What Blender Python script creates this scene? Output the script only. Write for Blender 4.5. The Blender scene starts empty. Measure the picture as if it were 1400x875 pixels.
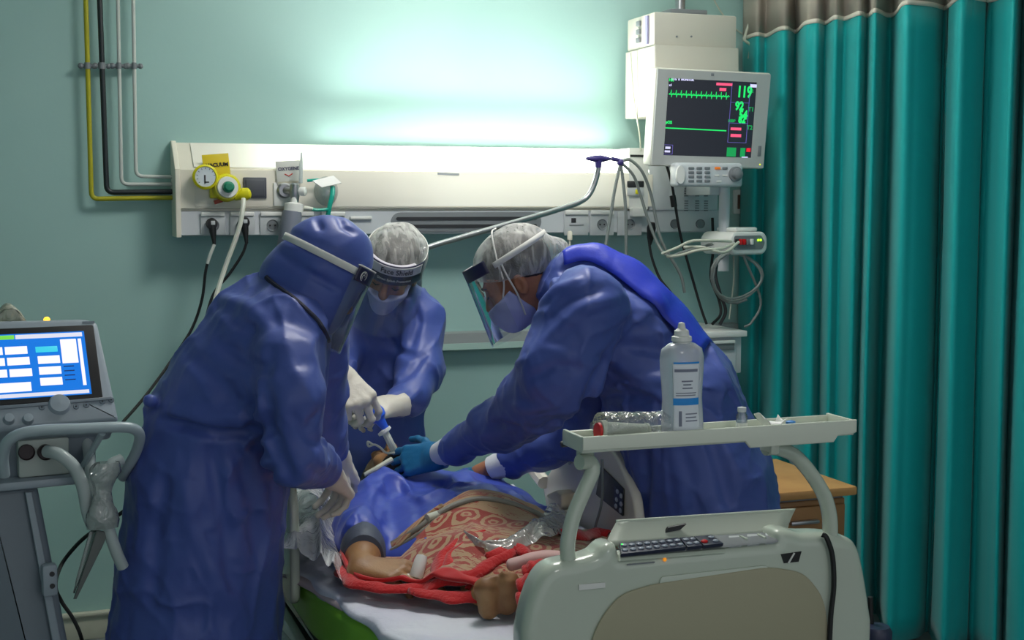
LAMP = 16.0; UPL = 22.5; PANEL = 29.0; PANEL2 = 12.0; AMB = 0.75; EXPO = 0.0; GOWN = (66, 85, 158); COVER = .42
import bpy, bmesh, math, random
import numpy as np
from mathutils import Vector, Matrix, Euler
V = Vector
random.seed(7)
SC = bpy.context.scene
COL = SC.collection
# ---------------------------------------------------------------- camera
YAW = math.radians(19.6); PITCH = math.radians(5.0); FPX = 1800.0
CAM = V((0.0, -4.946, 1.58))
RV = V((math.cos(YAW), -math.sin(YAW), 0)); FV = V((math.sin(YAW), math.cos(YAW), 0)); ZV = V((0, 0, 1))
cam_data = bpy.data.cameras.new('camera'); cam_data.lens = 36 * FPX / 1400; cam_data.sensor_width = 36
cam = bpy.data.objects.new('camera', cam_data); COL.objects.link(cam)
cam.location = CAM; cam.rotation_euler = (math.pi/2 - PITCH, 0, -YAW)
cam_data.clip_start = 0.05
SC.camera = cam
def ray(px, py):
    u = (px-700)/FPX; w = -(py-437.5)/FPX
    return RV*u + FV*(math.cos(PITCH) + w*math.sin(PITCH)) + ZV*(-math.sin(PITCH) + w*math.cos(PITCH))
def W(px, py, d):
    r = ray(px, py); return CAM + r*(d/r.dot(FV))
def onY(px, py, Y):
    r = ray(px, py); return CAM + r*((Y-CAM.y)/r.y)
def onZ(px, py, Z):
    r = ray(px, py); return CAM + r*((Z-CAM.z)/r.z)
def onX(px, py, X):
    r = ray(px, py); return CAM + r*((X-CAM.x)/r.x)
def cdir(r, u, f):
    return (RV*r + ZV*u + FV*f).normalized()
def frame(o, x, y):
    x = V(x).normalized(); y = V(y); z = x.cross(y).normalized(); y = z.cross(x)
    M = Matrix((x, y, z)).transposed().to_4x4(); M.translation = V(o); return M
def frame_yz(o, y, z):
    y = V(y).normalized(); z = V(z); x = y.cross(z).normalized(); z = x.cross(y)
    M = Matrix((x, y, z)).transposed().to_4x4(); M.translation = V(o); return M
# ---------------------------------------------------------------- materials
def lin(c):
    c = c/255.0
    return c/12.92 if c <= 0.04045 else ((c+0.055)/1.055)**2.4
def rgb(c): return (lin(c[0]), lin(c[1]), lin(c[2]), 1.0)
MATS = {}
def mat(name, c, rough=0.5, metal=0.0, bump=None, spec=0.5, emit=None, estr=0.0, coat=0.0, sss=0.0, sheen=0.0, vary=None, trans=0.0, alpha=1.0):
    if name in MATS: return MATS[name]
    m = bpy.data.materials.new(name); m.use_nodes = True
    nt = m.node_tree; b = nt.nodes['Principled BSDF']
    b.inputs['Base Color'].default_value = rgb(c); b.inputs['Roughness'].default_value = rough
    b.inputs['Metallic'].default_value = metal; b.inputs['Specular IOR Level'].default_value = spec
    b.inputs['Coat Weight'].default_value = coat; b.inputs['Sheen Weight'].default_value = sheen
    b.inputs['Transmission Weight'].default_value = trans; b.inputs['Alpha'].default_value = alpha
    if sss: 
        b.inputs['Subsurface Weight'].default_value = sss; b.inputs['Subsurface Radius'].default_value = (0.01, 0.004, 0.002)
    if emit is not None:
        b.inputs['Emission Color'].default_value = rgb(emit); b.inputs['Emission Strength'].default_value = estr
    tc = nt.nodes.new('ShaderNodeTexCoord')
    if bump:
        n = nt.nodes.new('ShaderNodeTexNoise'); n.inputs['Scale'].default_value = bump[0]; n.inputs['Detail'].default_value = 4
        bp = nt.nodes.new('ShaderNodeBump'); bp.inputs['Strength'].default_value = bump[1]; bp.inputs['Distance'].default_value = bump[2] if len(bump) > 2 else 0.01
        nt.links.new(tc.outputs['Object'], n.inputs['Vector']); nt.links.new(n.outputs['Fac'], bp.inputs['Height'])
        nt.links.new(bp.outputs['Normal'], b.inputs['Normal'])
    if vary:   # (scale, second colour, low, high)
        n = nt.nodes.new('ShaderNodeTexNoise'); n.inputs['Scale'].default_value = vary[0]; n.inputs['Detail'].default_value = 5
        r = nt.nodes.new('ShaderNodeValToRGB'); r.color_ramp.elements[0].position = vary[2]; r.color_ramp.elements[1].position = vary[3]
        r.color_ramp.elements[0].color = rgb(c); r.color_ramp.elements[1].color = rgb(vary[1])
        nt.links.new(tc.outputs['Object'], n.inputs['Vector']); nt.links.new(n.outputs['Fac'], r.inputs['Fac'])
        nt.links.new(r.outputs['Color'], b.inputs['Base Color'])
    MATS[name] = m
    return m
def clear_mat(name, tint, gloss=0.10, rough=0.08, veil=0.0, veilc=(230, 235, 240), bump=None):
    """thin clear plastic film: see-through with fresnel gloss and a little milky veil"""
    if name in MATS: return MATS[name]
    m = bpy.data.materials.new(name); m.use_nodes = True; nt = m.node_tree
    for n in list(nt.nodes): nt.nodes.remove(n)
    out = nt.nodes.new('ShaderNodeOutputMaterial')
    t = nt.nodes.new('ShaderNodeBsdfTransparent'); t.inputs['Color'].default_value = rgb(tint)
    g = nt.nodes.new('ShaderNodeBsdfGlossy'); g.inputs['Roughness'].default_value = rough
    d = nt.nodes.new('ShaderNodeBsdfDiffuse'); d.inputs['Color'].default_value = rgb(veilc)
    fr = nt.nodes.new('ShaderNodeFresnel'); fr.inputs['IOR'].default_value = 1.45
    ad = nt.nodes.new('ShaderNodeMath'); ad.operation = 'ADD'; ad.inputs[1].default_value = gloss; ad.use_clamp = True
    nt.links.new(fr.outputs[0], ad.inputs[0])
    m1 = nt.nodes.new('ShaderNodeMixShader'); m1.inputs[0].default_value = veil
    nt.links.new(t.outputs[0], m1.inputs[1]); nt.links.new(d.outputs[0], m1.inputs[2])
    m2 = nt.nodes.new('ShaderNodeMixShader'); nt.links.new(ad.outputs[0], m2.inputs[0])
    nt.links.new(m1.outputs[0], m2.inputs[1]); nt.links.new(g.outputs[0], m2.inputs[2])
    nt.links.new(m2.outputs[0], out.inputs['Surface'])
    if bump:
        tc = nt.nodes.new('ShaderNodeTexCoord'); n = nt.nodes.new('ShaderNodeTexNoise'); n.inputs['Scale'].default_value = bump[0]; n.inputs['Detail'].default_value = 3
        n.inputs['Distortion'].default_value = 1.0
        bp = nt.nodes.new('ShaderNodeBump'); bp.inputs['Strength'].default_value = bump[1]; bp.inputs['Distance'].default_value = 0.02
        nt.links.new(tc.outputs['Object'], n.inputs['Vector']); nt.links.new(n.outputs['Fac'], bp.inputs['Height'])
        for s in (g, d, fr): nt.links.new(bp.outputs['Normal'], s.inputs['Normal'])
    MATS[name] = m
    return m
# ---------------------------------------------------------------- objects
def tag(o, label=None, cat=None, group=None, kind=None):
    if label: o['label'] = label
    if cat: o['category'] = cat
    if group: o['group'] = group
    if kind: o['kind'] = kind
    return o
def thing(name, label, cat, loc, group=None):
    o = bpy.data.objects.new(name, None); COL.objects.link(o); o.location = V(loc); o.empty_display_size = 0.05
    return tag(o, label, cat, group)
def link(name, me, m, parent=None):
    o = bpy.data.objects.new(name, me); COL.objects.link(o)
    if m: me.materials.append(m)
    if parent:
        o.parent = parent
        if parent.type == 'EMPTY': o.matrix_parent_inverse = Matrix.Translation(-parent.location)
    return o
class MB:
    def __init__(s, M=None): s.bm = bmesh.new(); s.M = M or Matrix.Identity(4)
    def _add(s, vs): return [s.bm.verts.new(s.M @ V(v)) for v in vs]
    def box(s, c, size, R=None, bev=0.0, seg=2):
        b = bmesh.new(); bmesh.ops.create_cube(b, size=1.0)
        for v in b.verts: v.co = V((v.co.x*size[0], v.co.y*size[1], v.co.z*size[2]))
        if bev > 0:
            bmesh.ops.bevel(b, geom=b.edges[:], offset=min(bev, min(size)*0.48), segments=seg, profile=0.5, affect='EDGES')
        T = Matrix.Translation(V(c)) @ (R.to_4x4() if R else Matrix.Identity(4))
        s.merge(b, T); return s
    def merge(s, b, T=None):
        T = s.M @ (T or Matrix.Identity(4)); mp = {}
        for v in b.verts: mp[v.index] = s.bm.verts.new(T @ v.co)
        b.verts.index_update()
        mp = {v: n for v, n in zip(b.verts, mp.values())}
        for f in b.faces:
            try: s.bm.faces.new([mp[v] for v in f.verts])
            except ValueError: pass
        b.free(); return s
    def cyl(s, a, b, r1, r2=None, seg=20, cap=True):
        return s.tube([a, b], [r1, r1 if r2 is None else r2], seg, cap)
    def tube(s, pts, r, seg=10, cap=True, flat=None):
        pts = [V(p) for p in pts]; n = len(pts)
        rs = r if isinstance(r, (list, tuple)) else [r]*n
        rings = []; prev = None
        for i, p in enumerate(pts):
            t = (pts[min(i+1, n-1)] - pts[max(i-1, 0)]).normalized()
            if prev is None:
                ref = V((0, 0, 1)) if abs(t.z) < 0.9 else V((1, 0, 0))
                x = ref.cross(t).normalized()
            else: x = (prev - t*prev.dot(t)).normalized()
            prev = x; y = t.cross(x)
            rr = rs[i]
            rings.append(s._add([p + (x*math.cos(k*2*math.pi/seg) + y*math.sin(k*2*math.pi/seg)*(flat or 1))*rr for k in range(seg)]))
        for i in range(n-1):
            for k in range(seg):
                s.bm.faces.new((rings[i][k], rings[i][(k+1) % seg], rings[i+1][(k+1) % seg], rings[i+1][k]))
        if cap:
            s.bm.faces.new(rings[0][::-1]); s.bm.faces.new(rings[-1])
        return s
    def lathe(s, prof, o=(0, 0, 0), ax=(0, 0, 1), seg=28, flat=1.0):
        """prof: list of (r, h) along ax"""
        ax = V(ax).normalized(); ref = V((0, 0, 1)) if abs(ax.z) < 0.9 else V((1, 0, 0))
        x = ref.cross(ax).normalized(); y = ax.cross(x); o = V(o); rings = []
        for r, h in prof:
            r = max(r, 1e-5)
            rings.append(s._add([o + ax*h + x*math.cos(k*2*math.pi/seg)*r + y*math.sin(k*2*math.pi/seg)*r*flat for k in range(seg)]))
        for i in range(len(prof)-1):
            for k in range(seg):
                s.bm.faces.new((rings[i][k], rings[i][(k+1) % seg], rings[i+1][(k+1) % seg], rings[i+1][k]))
        s.bm.faces.new(rings[0][::-1]); s.bm.faces.new(rings[-1]); return s
    def prism(s, poly, ext, bev=0.0, seg=3):
        """extrude a polygon of 3D points along ext"""
        b = bmesh.new(); ext = V(ext)
        a = [b.verts.new(V(p)) for p in poly]; c = [b.verts.new(V(p)+ext) for p in poly]; n = len(a)
        f1 = b.faces.new(a); f2 = b.faces.new(c[::-1])
        for i in range(n): b.faces.new((a[(i+1) % n], a[i], c[i], c[(i+1) % n]))
        bmesh.ops.recalc_face_normals(b, faces=b.faces[:])
        if bev > 0:
            es = list(set(list(f1.edges) + list(f2.edges)))
            bmesh.ops.bevel(b, geom=es, offset=bev, segments=seg, profile=0.5, affect='EDGES')
        s.merge(b); return s
    def grid(s, fn, nu, nv, closed_u=False):
        vs = [[None]*(nv+1) for _ in range(nu+1)]
        for i in range(nu + (0 if closed_u else 1)):
            for j in range(nv+1): vs[i][j] = s.bm.verts.new(s.M @ V(fn(i/nu, j/nv)))
        if closed_u: vs[nu] = vs[0]
        for i in range(nu):
            for j in range(nv): s.bm.faces.new((vs[i][j], vs[i+1][j], vs[i+1][j+1], vs[i][j+1]))
        return s
    def ball(s, c, r, seg=16):
        b = bmesh.new(); bmesh.ops.create_uvsphere(b, u_segments=seg, v_segments=seg//2+2, radius=1)
        r = r if isinstance(r, (list, tuple)) else (r, r, r)
        for v in b.verts: v.co = V((v.co.x*r[0], v.co.y*r[1], v.co.z*r[2]))
        s.merge(b, Matrix.Translation(V(c))); return s
    def build(s, name, m, parent=None, sharp=35, solid=0.0, sub=0, off=0.0):
        bmesh.ops.recalc_face_normals(s.bm, faces=s.bm.faces[:])
        me = bpy.data.meshes.new(name); s.bm.to_mesh(me); s.bm.free()
        for p in me.polygons: p.use_smooth = True
        me.set_sharp_from_angle(angle=math.radians(sharp))
        o = link(name, me, m, parent)
        if solid:
            q = o.modifiers.new('solid', 'SOLIDIFY'); q.thickness = solid; q.offset = off
        if sub:
            q = o.modifiers.new('sub', 'SUBSURF'); q.levels = sub; q.render_levels = sub
        return o
def smooth_path(pts, n=8):
    pts = [V(p) for p in pts]; out = []
    P = [pts[0]*2 - pts[1]] + pts + [pts[-1]*2 - pts[-2]]
    for i in range(1, len(P)-2):
        for k in range(n):
            t = k/n; a, b, c, d = P[i-1], P[i], P[i+1], P[i+2]
            out.append(0.5*((2*b) + (c-a)*t + (2*a-5*b+4*c-d)*t*t + (-a+3*b-3*c+d)*t**3))
    out.append(pts[-1]); return out
def round_poly(pts, r, n=5):
    """round the corners of a 2D/3D polygon (list of Vectors)"""
    pts = [V(p) for p in pts]; out = []; N = len(pts)
    for i in range(N):
        a, b, c = pts[i-1], pts[i], pts[(i+1) % N]
        rr = r[i] if isinstance(r, (list, tuple)) else r
        rr = min(rr, (a-b).length*0.45, (c-b).length*0.45)
        if rr < 1e-5: out.append(b); continue
        p, q = b + (a-b).normalized()*rr, b + (c-b).normalized()*rr
        for k in range(n+1):
            t = k/n; out.append(p*(1-t)**2 + b*2*t*(1-t) + q*t*t)
    return out
def cable(name, pts, r, m, parent=None, n=8, seg=8):
    return MB().tube(smooth_path(pts, n), r, seg).build(name, m, parent)
def text_mesh(name, txt, size, M, m, parent, warp=None, ext=0.0006, align='CENTER', bold=0.0, sx=1.0):
    cu = bpy.data.curves.new('lettering', 'FONT'); cu.body = txt; cu.size = size; cu.align_x = align; cu.align_y = 'CENTER'
    cu.extrude = ext; cu.resolution_u = 3; cu.offset = bold
    o = bpy.data.objects.new('lettering', cu); COL.objects.link(o)
    dg = bpy.context.evaluated_depsgraph_get(); me = bpy.data.meshes.new_from_object(o.evaluated_get(dg))
    bpy.data.objects.remove(o); bpy.data.curves.remove(cu)
    for v in me.vertices:
        co = V((v.co.x*sx, v.co.y, v.co.z))
        v.co = M @ (warp(co) if warp else co)
    me.materials.clear()
    return link(name, me, m, parent)
# ---------------------------------------------------------------- implicit surfaces (distance grid -> mesh)
_rng = np.random.default_rng(11)
_LAT = _rng.random((32, 32, 32)).astype(np.float32)
def vnoise(x, y, z):
    xi = np.floor(x).astype(np.int32); yi = np.floor(y).astype(np.int32); zi = np.floor(z).astype(np.int32)
    fx = (x-xi); fy = (y-yi); fz = (z-zi)
    fx = fx*fx*(3-2*fx); fy = fy*fy*(3-2*fy); fz = fz*fz*(3-2*fz)
    x0 = xi & 31; x1 = (xi+1) & 31; y0 = yi & 31; y1 = (yi+1) & 31; z0 = zi & 31; z1 = (zi+1) & 31
    L = _LAT
    a = L[x0, y0, z0]*(1-fx) + L[x1, y0, z0]*fx; b = L[x0, y1, z0]*(1-fx) + L[x1, y1, z0]*fx
    c = L[x0, y0, z1]*(1-fx) + L[x1, y0, z1]*fx; d = L[x0, y1, z1]*(1-fx) + L[x1, y1, z1]*fx
    return (a*(1-fy)+b*fy)*(1-fz) + (c*(1-fy)+d*fy)*fz
class SDF:
    def __init__(s, lo, hi, h):
        s.lo = np.array(lo, float); s.h = h
        s.n = [int(math.ceil((b-a)/h))+1 for a, b in zip(lo, hi)]
        s.D = np.full(s.n, 0.5, np.float32)
        s.ax = [(s.lo[i] + np.arange(s.n[i])*h).astype(np.float32) for i in range(3)]
    def _win(s, lo, hi):
        w = []
        for i in range(3):
            a = max(0, int((lo[i]-s.lo[i])/s.h)); b = min(s.n[i], int((hi[i]-s.lo[i])/s.h)+2)
            if b <= a: return None
            w.append(slice(a, b))
        return tuple(w)
    def _pts(s, w):
        return (s.ax[0][w[0]][:, None, None], s.ax[1][w[1]][None, :, None], s.ax[2][w[2]][None, None, :])
    def put(s, fn, lo, hi, k=0.0, op='u'):
        pad = k + 0.03
        w = s._win([a-pad for a in lo], [b+pad for b in hi])
        if w is None: return s
        x, y, z = s._pts(w); d = np.asarray(fn(x, y, z), np.float32); A = s.D[w]
        d = np.broadcast_to(d, A.shape)
        if op == 'u':
            if k > 0:
                hh = np.clip(0.5 + 0.5*(A-d)/k, 0, 1); s.D[w] = A*(1-hh) + d*hh - k*hh*(1-hh)
            else: s.D[w] = np.minimum(A, d)
        elif op == 's':
            if k > 0:
                hh = np.clip(0.5 - 0.5*(A+d)/k, 0, 1); s.D[w] = A*(1-hh) - d*hh + k*hh*(1-hh)
            else: s.D[w] = np.maximum(A, -d)
        return s
    def cone(s, a, b, r1, r2=None, k=0.0, flat=None, op='u'):
        """tapered capsule; flat=(axis, factor) widens it along a direction"""
        a = np.array(a, float); b = np.array(b, float); r2 = r1 if r2 is None else r2
        ba = b-a; L2 = max(float(ba@ba), 1e-9); R = max(r1, r2)*(max(1.0, flat[1]) if flat else 1)
        lo = np.minimum(a, b)-R; hi = np.maximum(a, b)+R
        def fn(x, y, z):
            px = x-a[0]; py = y-a[1]; pz = z-a[2]
            t = np.clip((px*ba[0]+py*ba[1]+pz*ba[2])/L2, 0, 1)
            qx = px-t*ba[0]; qy = py-t*ba[1]; qz = pz-t*ba[2]
            if flat:
                n = flat[0]; c = (qx*n[0]+qy*n[1]+qz*n[2])*(1.0/flat[1]-1)
                qx = qx+n[0]*c; qy = qy+n[1]*c; qz = qz+n[2]*c
            return np.sqrt(qx*qx+qy*qy+qz*qz) - (r1+(r2-r1)*t)
        return s.put(fn, lo, hi, k, op)
    def chain(s, pts, k=0.03, flat=None):
        for (p, r), (q, r2) in zip(pts[:-1], pts[1:]): s.cone(p, q, r, r2, k, flat)
        return s
    def ell(s, c, r, M=None, k=0.0, op='u'):
        """ellipsoid; M is a 4x4 local frame (c is given in it)"""
        if M is None: M = Matrix.Identity(4)
        c = np.array(M @ V(c)); R = np.array(M.to_3x3()); mr = max(r)
        def fn(x, y, z):
            px = x-c[0]; py = y-c[1]; pz = z-c[2]
            u = (px*R[0, 0]+py*R[1, 0]+pz*R[2, 0]); v = (px*R[0, 1]+py*R[1, 1]+pz*R[2, 1]); w = (px*R[0, 2]+py*R[1, 2]+pz*R[2, 2])
            k0 = np.sqrt((u/r[0])**2+(v/r[1])**2+(w/r[2])**2); k1 = np.sqrt((u/r[0]**2)**2+(v/r[1]**2)**2+(w/r[2]**2)**2)
            return k0*(k0-1)/np.maximum(k1, 1e-6)
        return s.put(fn, c-mr, c+mr, k, op)
    def cut(s, p, n, k=0.0):
        """remove everything on the side n points to"""
        p = np.array(p, float); n = np.array(V(n).normalized())
        x, y, z = s._pts((slice(None),)*3)
        d = (x-p[0])*n[0]+(y-p[1])*n[1]+(z-p[2])*n[2]
        d = np.broadcast_to(d, s.D.shape)
        if k > 0:
            hh = np.clip(0.5-0.5*(d-s.D)/k, 0, 1); s.D = (d*(1-hh)+s.D*hh + k*hh*(1-hh)).astype(np.float32)
        else: s.D = np.maximum(s.D, d).astype(np.float32)
        return s
    def near(s, band=0.06):
        I = np.argwhere(np.abs(s.D) < band); P = s.lo[None, :] + I*s.h
        return I, P.astype(np.float32)
    def wrinkle(s, amp, freq, axis=None, stretch=1.0, warp=0.04, power=1.5, seed=0.0, mask=None, band=0.06):
        """ridged creases; axis = direction along which folds run (they are stretched along it)"""
        I, P = s.near(band)
        Q = P.copy()
        if axis is not None:
            a = np.array(V(axis).normalized(), np.float32); t = P@a
            Q = P + (t*(1.0/stretch-1))[:, None]*a[None, :]
        x, y, z = Q[:, 0], Q[:, 1], Q[:, 2]
        wx = vnoise(x*9+seed, y*9, z*9)-.5; wy = vnoise(x*9, y*9+seed+7, z*9)-.5; wz = vnoise(x*9, y*9, z*9+seed+13)-.5
        n = vnoise((x+wx*warp)*freq+seed, (y+wy*warp)*freq+seed, (z+wz*warp)*freq)
        rdg = (1-np.abs(2*n-1))**power - 0.45
        d = amp*rdg
        if mask is not None: d = d*mask(P)
        s.D[I[:, 0], I[:, 1], I[:, 2]] -= d.astype(np.float32)
        return s
    def crease(s, pts, depth, w, dmax=99, band=0.06):
        """sculpt a fold: pts are world points along the fold line; depth>0 carves, <0 raises; w = half width"""
        A = [np.array(p, np.float32) for p in pts]
        lo = np.min(A, axis=0)-4*w-0.02; hi = np.max(A, axis=0)+4*w+0.02
        win = s._win(lo, hi)
        if win is None: return s
        sub = s.D[win]; I = np.argwhere(np.abs(sub) < band)
        off = np.array([q.start for q in win]); P = (s.lo[None, :]+(I+off)*s.h).astype(np.float32)
        best = np.full(len(P), 9.0, np.float32); tt = np.zeros(len(P), np.float32); L = len(A)-1
        for i in range(L):
            ba = A[i+1]-A[i]; q = P-A[i]; t = np.clip(q@ba/max(float(ba@ba), 1e-9), 0, 1)
            dd = np.linalg.norm(q-t[:, None]*ba, axis=1); u = dd < best
            best = np.where(u, dd, best); tt = np.where(u, (i+t)/L, tt)
        e = depth*np.exp(-(best/w)**2)*np.clip(np.minimum(tt, 1-tt)*6, 0.15, 1)
        sub[I[:, 0], I[:, 1], I[:, 2]] += e.astype(np.float32)
        return s
    def surf(s, px, py, d0=2.0, d1=5.5):
        """first hit of a line of sight with the surface"""
        r = ray(px, py); r = r/r.dot(FV); n = int((d1-d0)/0.004)
        T = d0+np.arange(n)*0.004
        P = np.array(CAM)[None, :]+T[:, None]*np.array(r)[None, :]
        I = np.round((P-s.lo)/s.h).astype(int)
        ok = np.all((I >= 0) & (I < np.array(s.n)), axis=1)
        val = np.ones(n); J = I[ok]; val[ok] = s.D[J[:, 0], J[:, 1], J[:, 2]]
        k = np.argmax(val < 0.0)
        if val[k] >= 0: k = int(np.argmin(val))
        return V(P[k])
    def fold(s, pix, depth, w):
        """fold given by points as seen, sculpted where they meet the surface"""
        pts = [s.surf(*p) for p in pix]
        out = []
        for a, b in zip(pix[:-1], pix[1:]):
            for k in range(4): out.append(s.surf(a[0]+(b[0]-a[0])*k/4, a[1]+(b[1]-a[1])*k/4))
        out.append(pts[-1])
        return s.crease(out, depth*1.5, w)
    def mesh(s, name, m, parent=None, smooth=1):
        D = s.D
        D[0] = D[-1] = 0.5; D[:, 0] = D[:, -1] = 0.5; D[:, :, 0] = D[:, :, -1] = 0.5
        S = D < 0
        c = [S[i:S.shape[0]-1+i, j:S.shape[1]-1+j, k:S.shape[2]-1+k] for i in (0, 1) for j in (0, 1) for k in (0, 1)]
        al = c[0].copy(); an = c[0].copy()
        for q in c[1:]: al &= q; an |= q
        I = np.argwhere(an & ~al)
        if len(I) == 0: raise RuntimeError('empty surface ' + name)
        offs = [(i, j, k) for i in (0, 1) for j in (0, 1) for k in (0, 1)]
        vals = np.stack([D[I[:, 0]+o[0], I[:, 1]+o[1], I[:, 2]+o[2]] for o in offs], 1)
        acc = np.zeros((len(I), 3)); cnt = np.zeros(len(I))
        for a in range(8):
            for b in range(a+1, 8):
                oa, ob = np.array(offs[a]), np.array(offs[b])
                if np.abs(oa-ob).sum() != 1: continue
                va, vb = vals[:, a], vals[:, b]; x = (va < 0) != (vb < 0)
                t = np.where(x, va/np.where(x, va-vb, 1), 0)
                acc += np.where(x[:, None], oa+(ob-oa)*t[:, None], 0); cnt += x
        Pv = s.lo + (I + acc/cnt[:, None])*s.h
        idx = np.full([q-1 for q in D.shape], -1, np.int32); idx[I[:, 0], I[:, 1], I[:, 2]] = np.arange(len(I))
        quads = []
        for ax in range(3):
            sl0 = [slice(None)]*3; sl1 = [slice(None)]*3; sl0[ax] = slice(0, -1); sl1[ax] = slice(1, None)
            a = S[tuple(sl0)]; b = S[tuple(sl1)]; E = np.argwhere(a != b)
            u, v = (ax+1) % 3, (ax+2) % 3
            E = E[(E[:, u] > 0) & (E[:, v] > 0) & (E[:, u] < D.shape[u]-1) & (E[:, v] < D.shape[v]-1)]
            sg = a[E[:, 0], E[:, 1], E[:, 2]]
            def cell(du, dv):
                F = E.copy(); F[:, u] -= du; F[:, v] -= dv; return idx[F[:, 0], F[:, 1], F[:, 2]]
            q = np.stack([cell(1, 1), cell(0, 1), cell(0, 0), cell(1, 0)], 1)
            q[~sg] = q[~sg][:, ::-1]; quads.append(q)
        Q = np.concatenate(quads); Q = Q[(Q >= 0).all(1)]
        for _ in range(smooth):   # light smoothing removes grid stepping
            sm = np.zeros_like(Pv); ct = np.zeros(len(Pv))
            for i in range(4):
                for j in ((i+1) % 4, (i+3) % 4):
                    for ax in range(3): sm[:, ax] += np.bincount(Q[:, i], Pv[Q[:, j], ax], len(Pv))
                    ct += np.bincount(Q[:, i], minlength=len(Pv))
            Pv = 0.5*Pv + 0.5*sm/np.maximum(ct, 1)[:, None]
        me = bpy.data.meshes.new(name)
        me.vertices.add(len(Pv)); me.vertices.foreach_set('co', Pv.astype(np.float32).ravel())
        me.loops.add(len(Q)*4); me.loops.foreach_set('vertex_index', Q.astype(np.int32).ravel())
        me.polygons.add(len(Q)); me.polygons.foreach_set('loop_start', np.arange(len(Q), dtype=np.int32)*4)
        me.update(calc_edges=True); me.validate()
        me.polygons.foreach_set('use_smooth', np.ones(len(me.polygons), bool))
        return link(name, me, m, parent)
def bounds(pts, pad):
    A = np.array([list(p) for p in pts]); return A.min(0)-pad, A.max(0)+pad
# ================================================================= materials
M_wall = mat('mint_paint', (162, 198, 192), 0.62, bump=(60, 0.03), vary=(1.3, (155, 193, 188), 0.35, 0.7))
M_rail = mat('rail_grey', (150, 158, 158), 0.5); M_rail2 = mat('rail_mint', (160, 190, 182), 0.5)
M_floor = mat('vinyl_floor', (120, 128, 128), 0.35, vary=(3, (108, 116, 118), 0.4, 0.6))
M_ceil = mat('ceiling_white', (225, 228, 225), 0.8)
M_skirt = mat('skirting_cream', (200, 200, 182), 0.4)
M_cream = mat('cream_metal', (226, 222, 206), 0.42); M_white = mat('white_plastic', (222, 224, 220), 0.38)
M_pgrey = mat('pale_grey_panel', (196, 202, 206), 0.4); M_socket = mat('socket_grey', (186, 192, 194), 0.4)
M_mid = mat('mid_grey', (120, 126, 130), 0.45); M_dark = mat('dark_plastic', (40, 42, 46), 0.45); M_black = mat('black_rubber', (18, 20, 22), 0.5)
M_yel = mat('yellow_plastic', (212, 205, 20), 0.38); M_yelp = mat('yellow_pipe', (170, 165, 20), 0.4); M_yeltag = mat('yellow_tag', (214, 190, 20), 0.5)
M_pipeb = mat('black_pipe', (26, 36, 40), 0.4); M_pipew = mat('white_pipe', (190, 196, 190), 0.4)
M_steel = mat('steel', (170, 172, 175), 0.3, metal=0.9); M_green = mat('green_knob', (20, 120, 90), 0.4)
M_teal = mat('teal_tube', (20, 165, 145), 0.35); M_red = mat('red_plastic', (200, 25, 30), 0.4)
M_ink = mat('black_ink', (25, 25, 28), 0.6); M_redink = mat('red_ink', (200, 60, 50), 0.6)
M_tubew = mat('milky_tube', (205, 208, 196), 0.35, sss=0.1); M_cabg = mat('grey_cable', (120, 128, 126), 0.45)
M_purple = mat('purple_grip', (60, 50, 120), 0.4); M_cabw = mat('cream_cable', (185, 190, 175), 0.45)
def emis(name, c, s): return mat(name, (10, 10, 10), 0.5, emit=c, estr=s)
# ================================================================= the setting
def struct(o): o['kind'] = 'structure'; return o
ZC = 2.92
struct(MB().box((1.4, 0.06, ZC/2), (6.4, 0.12, ZC)).build('wall_back', M_wall))
struct(MB().box((-1.86, -3.3, ZC/2), (0.12, 6.6, ZC)).build('wall_left', M_wall))
struct(MB().box((4.66, -3.3, ZC/2), (0.12, 6.6, ZC)).build('wall_right', M_wall))
struct(MB().box((1.4, -3.3, -0.05), (6.6, 6.9, 0.1)).build('floor', M_floor))
struct(MB().box((1.4, -3.3, ZC+0.05), (6.6, 6.9, 0.1)).build('ceiling', M_ceil))
zs = onY(110, 838, -0.02).z
bb = MB().box((1.4, -0.008, zs*0.42), (6.4, 0.016, zs*0.84), bev=0.003); bb.box((1.4, -0.014, zs*0.92), (6.4, 0.028, zs*0.16), bev=0.006)
struct(bb.build('baseboard_back', M_skirt))
# bumper rail on the wall behind the bed
zr1, zr2, zr3 = onY(600, 457, -0.05).z, onY(600, 471, -0.06).z, onY(600, 481, -0.06).z
x0, x1 = onY(420, 460, -0.05).x, onY(1010, 460, -0.05).x
r1 = MB().prism([(x0, 0, zr1+.004), (x0, -0.045, zr1), (x0, -0.05, zr2), (x0, 0, zr2)], (x1-x0, 0, 0), bev=0.003)
tr = struct(r1.build('trim_1', M_rail))
struct(MB().prism([(x0, 0, zr2), (x0, -0.055, zr2), (x0, -0.06, zr3+.005), (x0, -0.05, zr3), (x0, 0, zr3)], (x1-x0, 0, 0), bev=0.003).build('trim_2', M_rail2))
# ceiling lights (behind the photographer's view)
for i, (lx, ly, pw) in enumerate([(1.35, -1.45, 'main'), (1.2, -5.0, 'rear')]):
    t = thing('ceiling_light', ['white square ceiling light panel above the bed', 'white square ceiling light panel behind the foot of the bed'][i], 'ceiling light', (lx, ly, ZC), 'ceiling light panels')
    f = MB()
    for sx in (-1, 1): f.box((lx+sx*0.3, ly, ZC-0.012), (0.03, 0.63, 0.024), bev=.004); f.box((lx, ly+sx*0.3, ZC-0.012), (0.57, 0.03, 0.024), bev=.004)
    f.build('frame', M_white, t)
    MB().box((lx, ly, ZC-0.008), (0.57, 0.57, 0.006)).build('diffuser', emis('ceiling_glow_'+pw, (255, 252, 247), PANEL if pw == 'main' else PANEL2), t)
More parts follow.
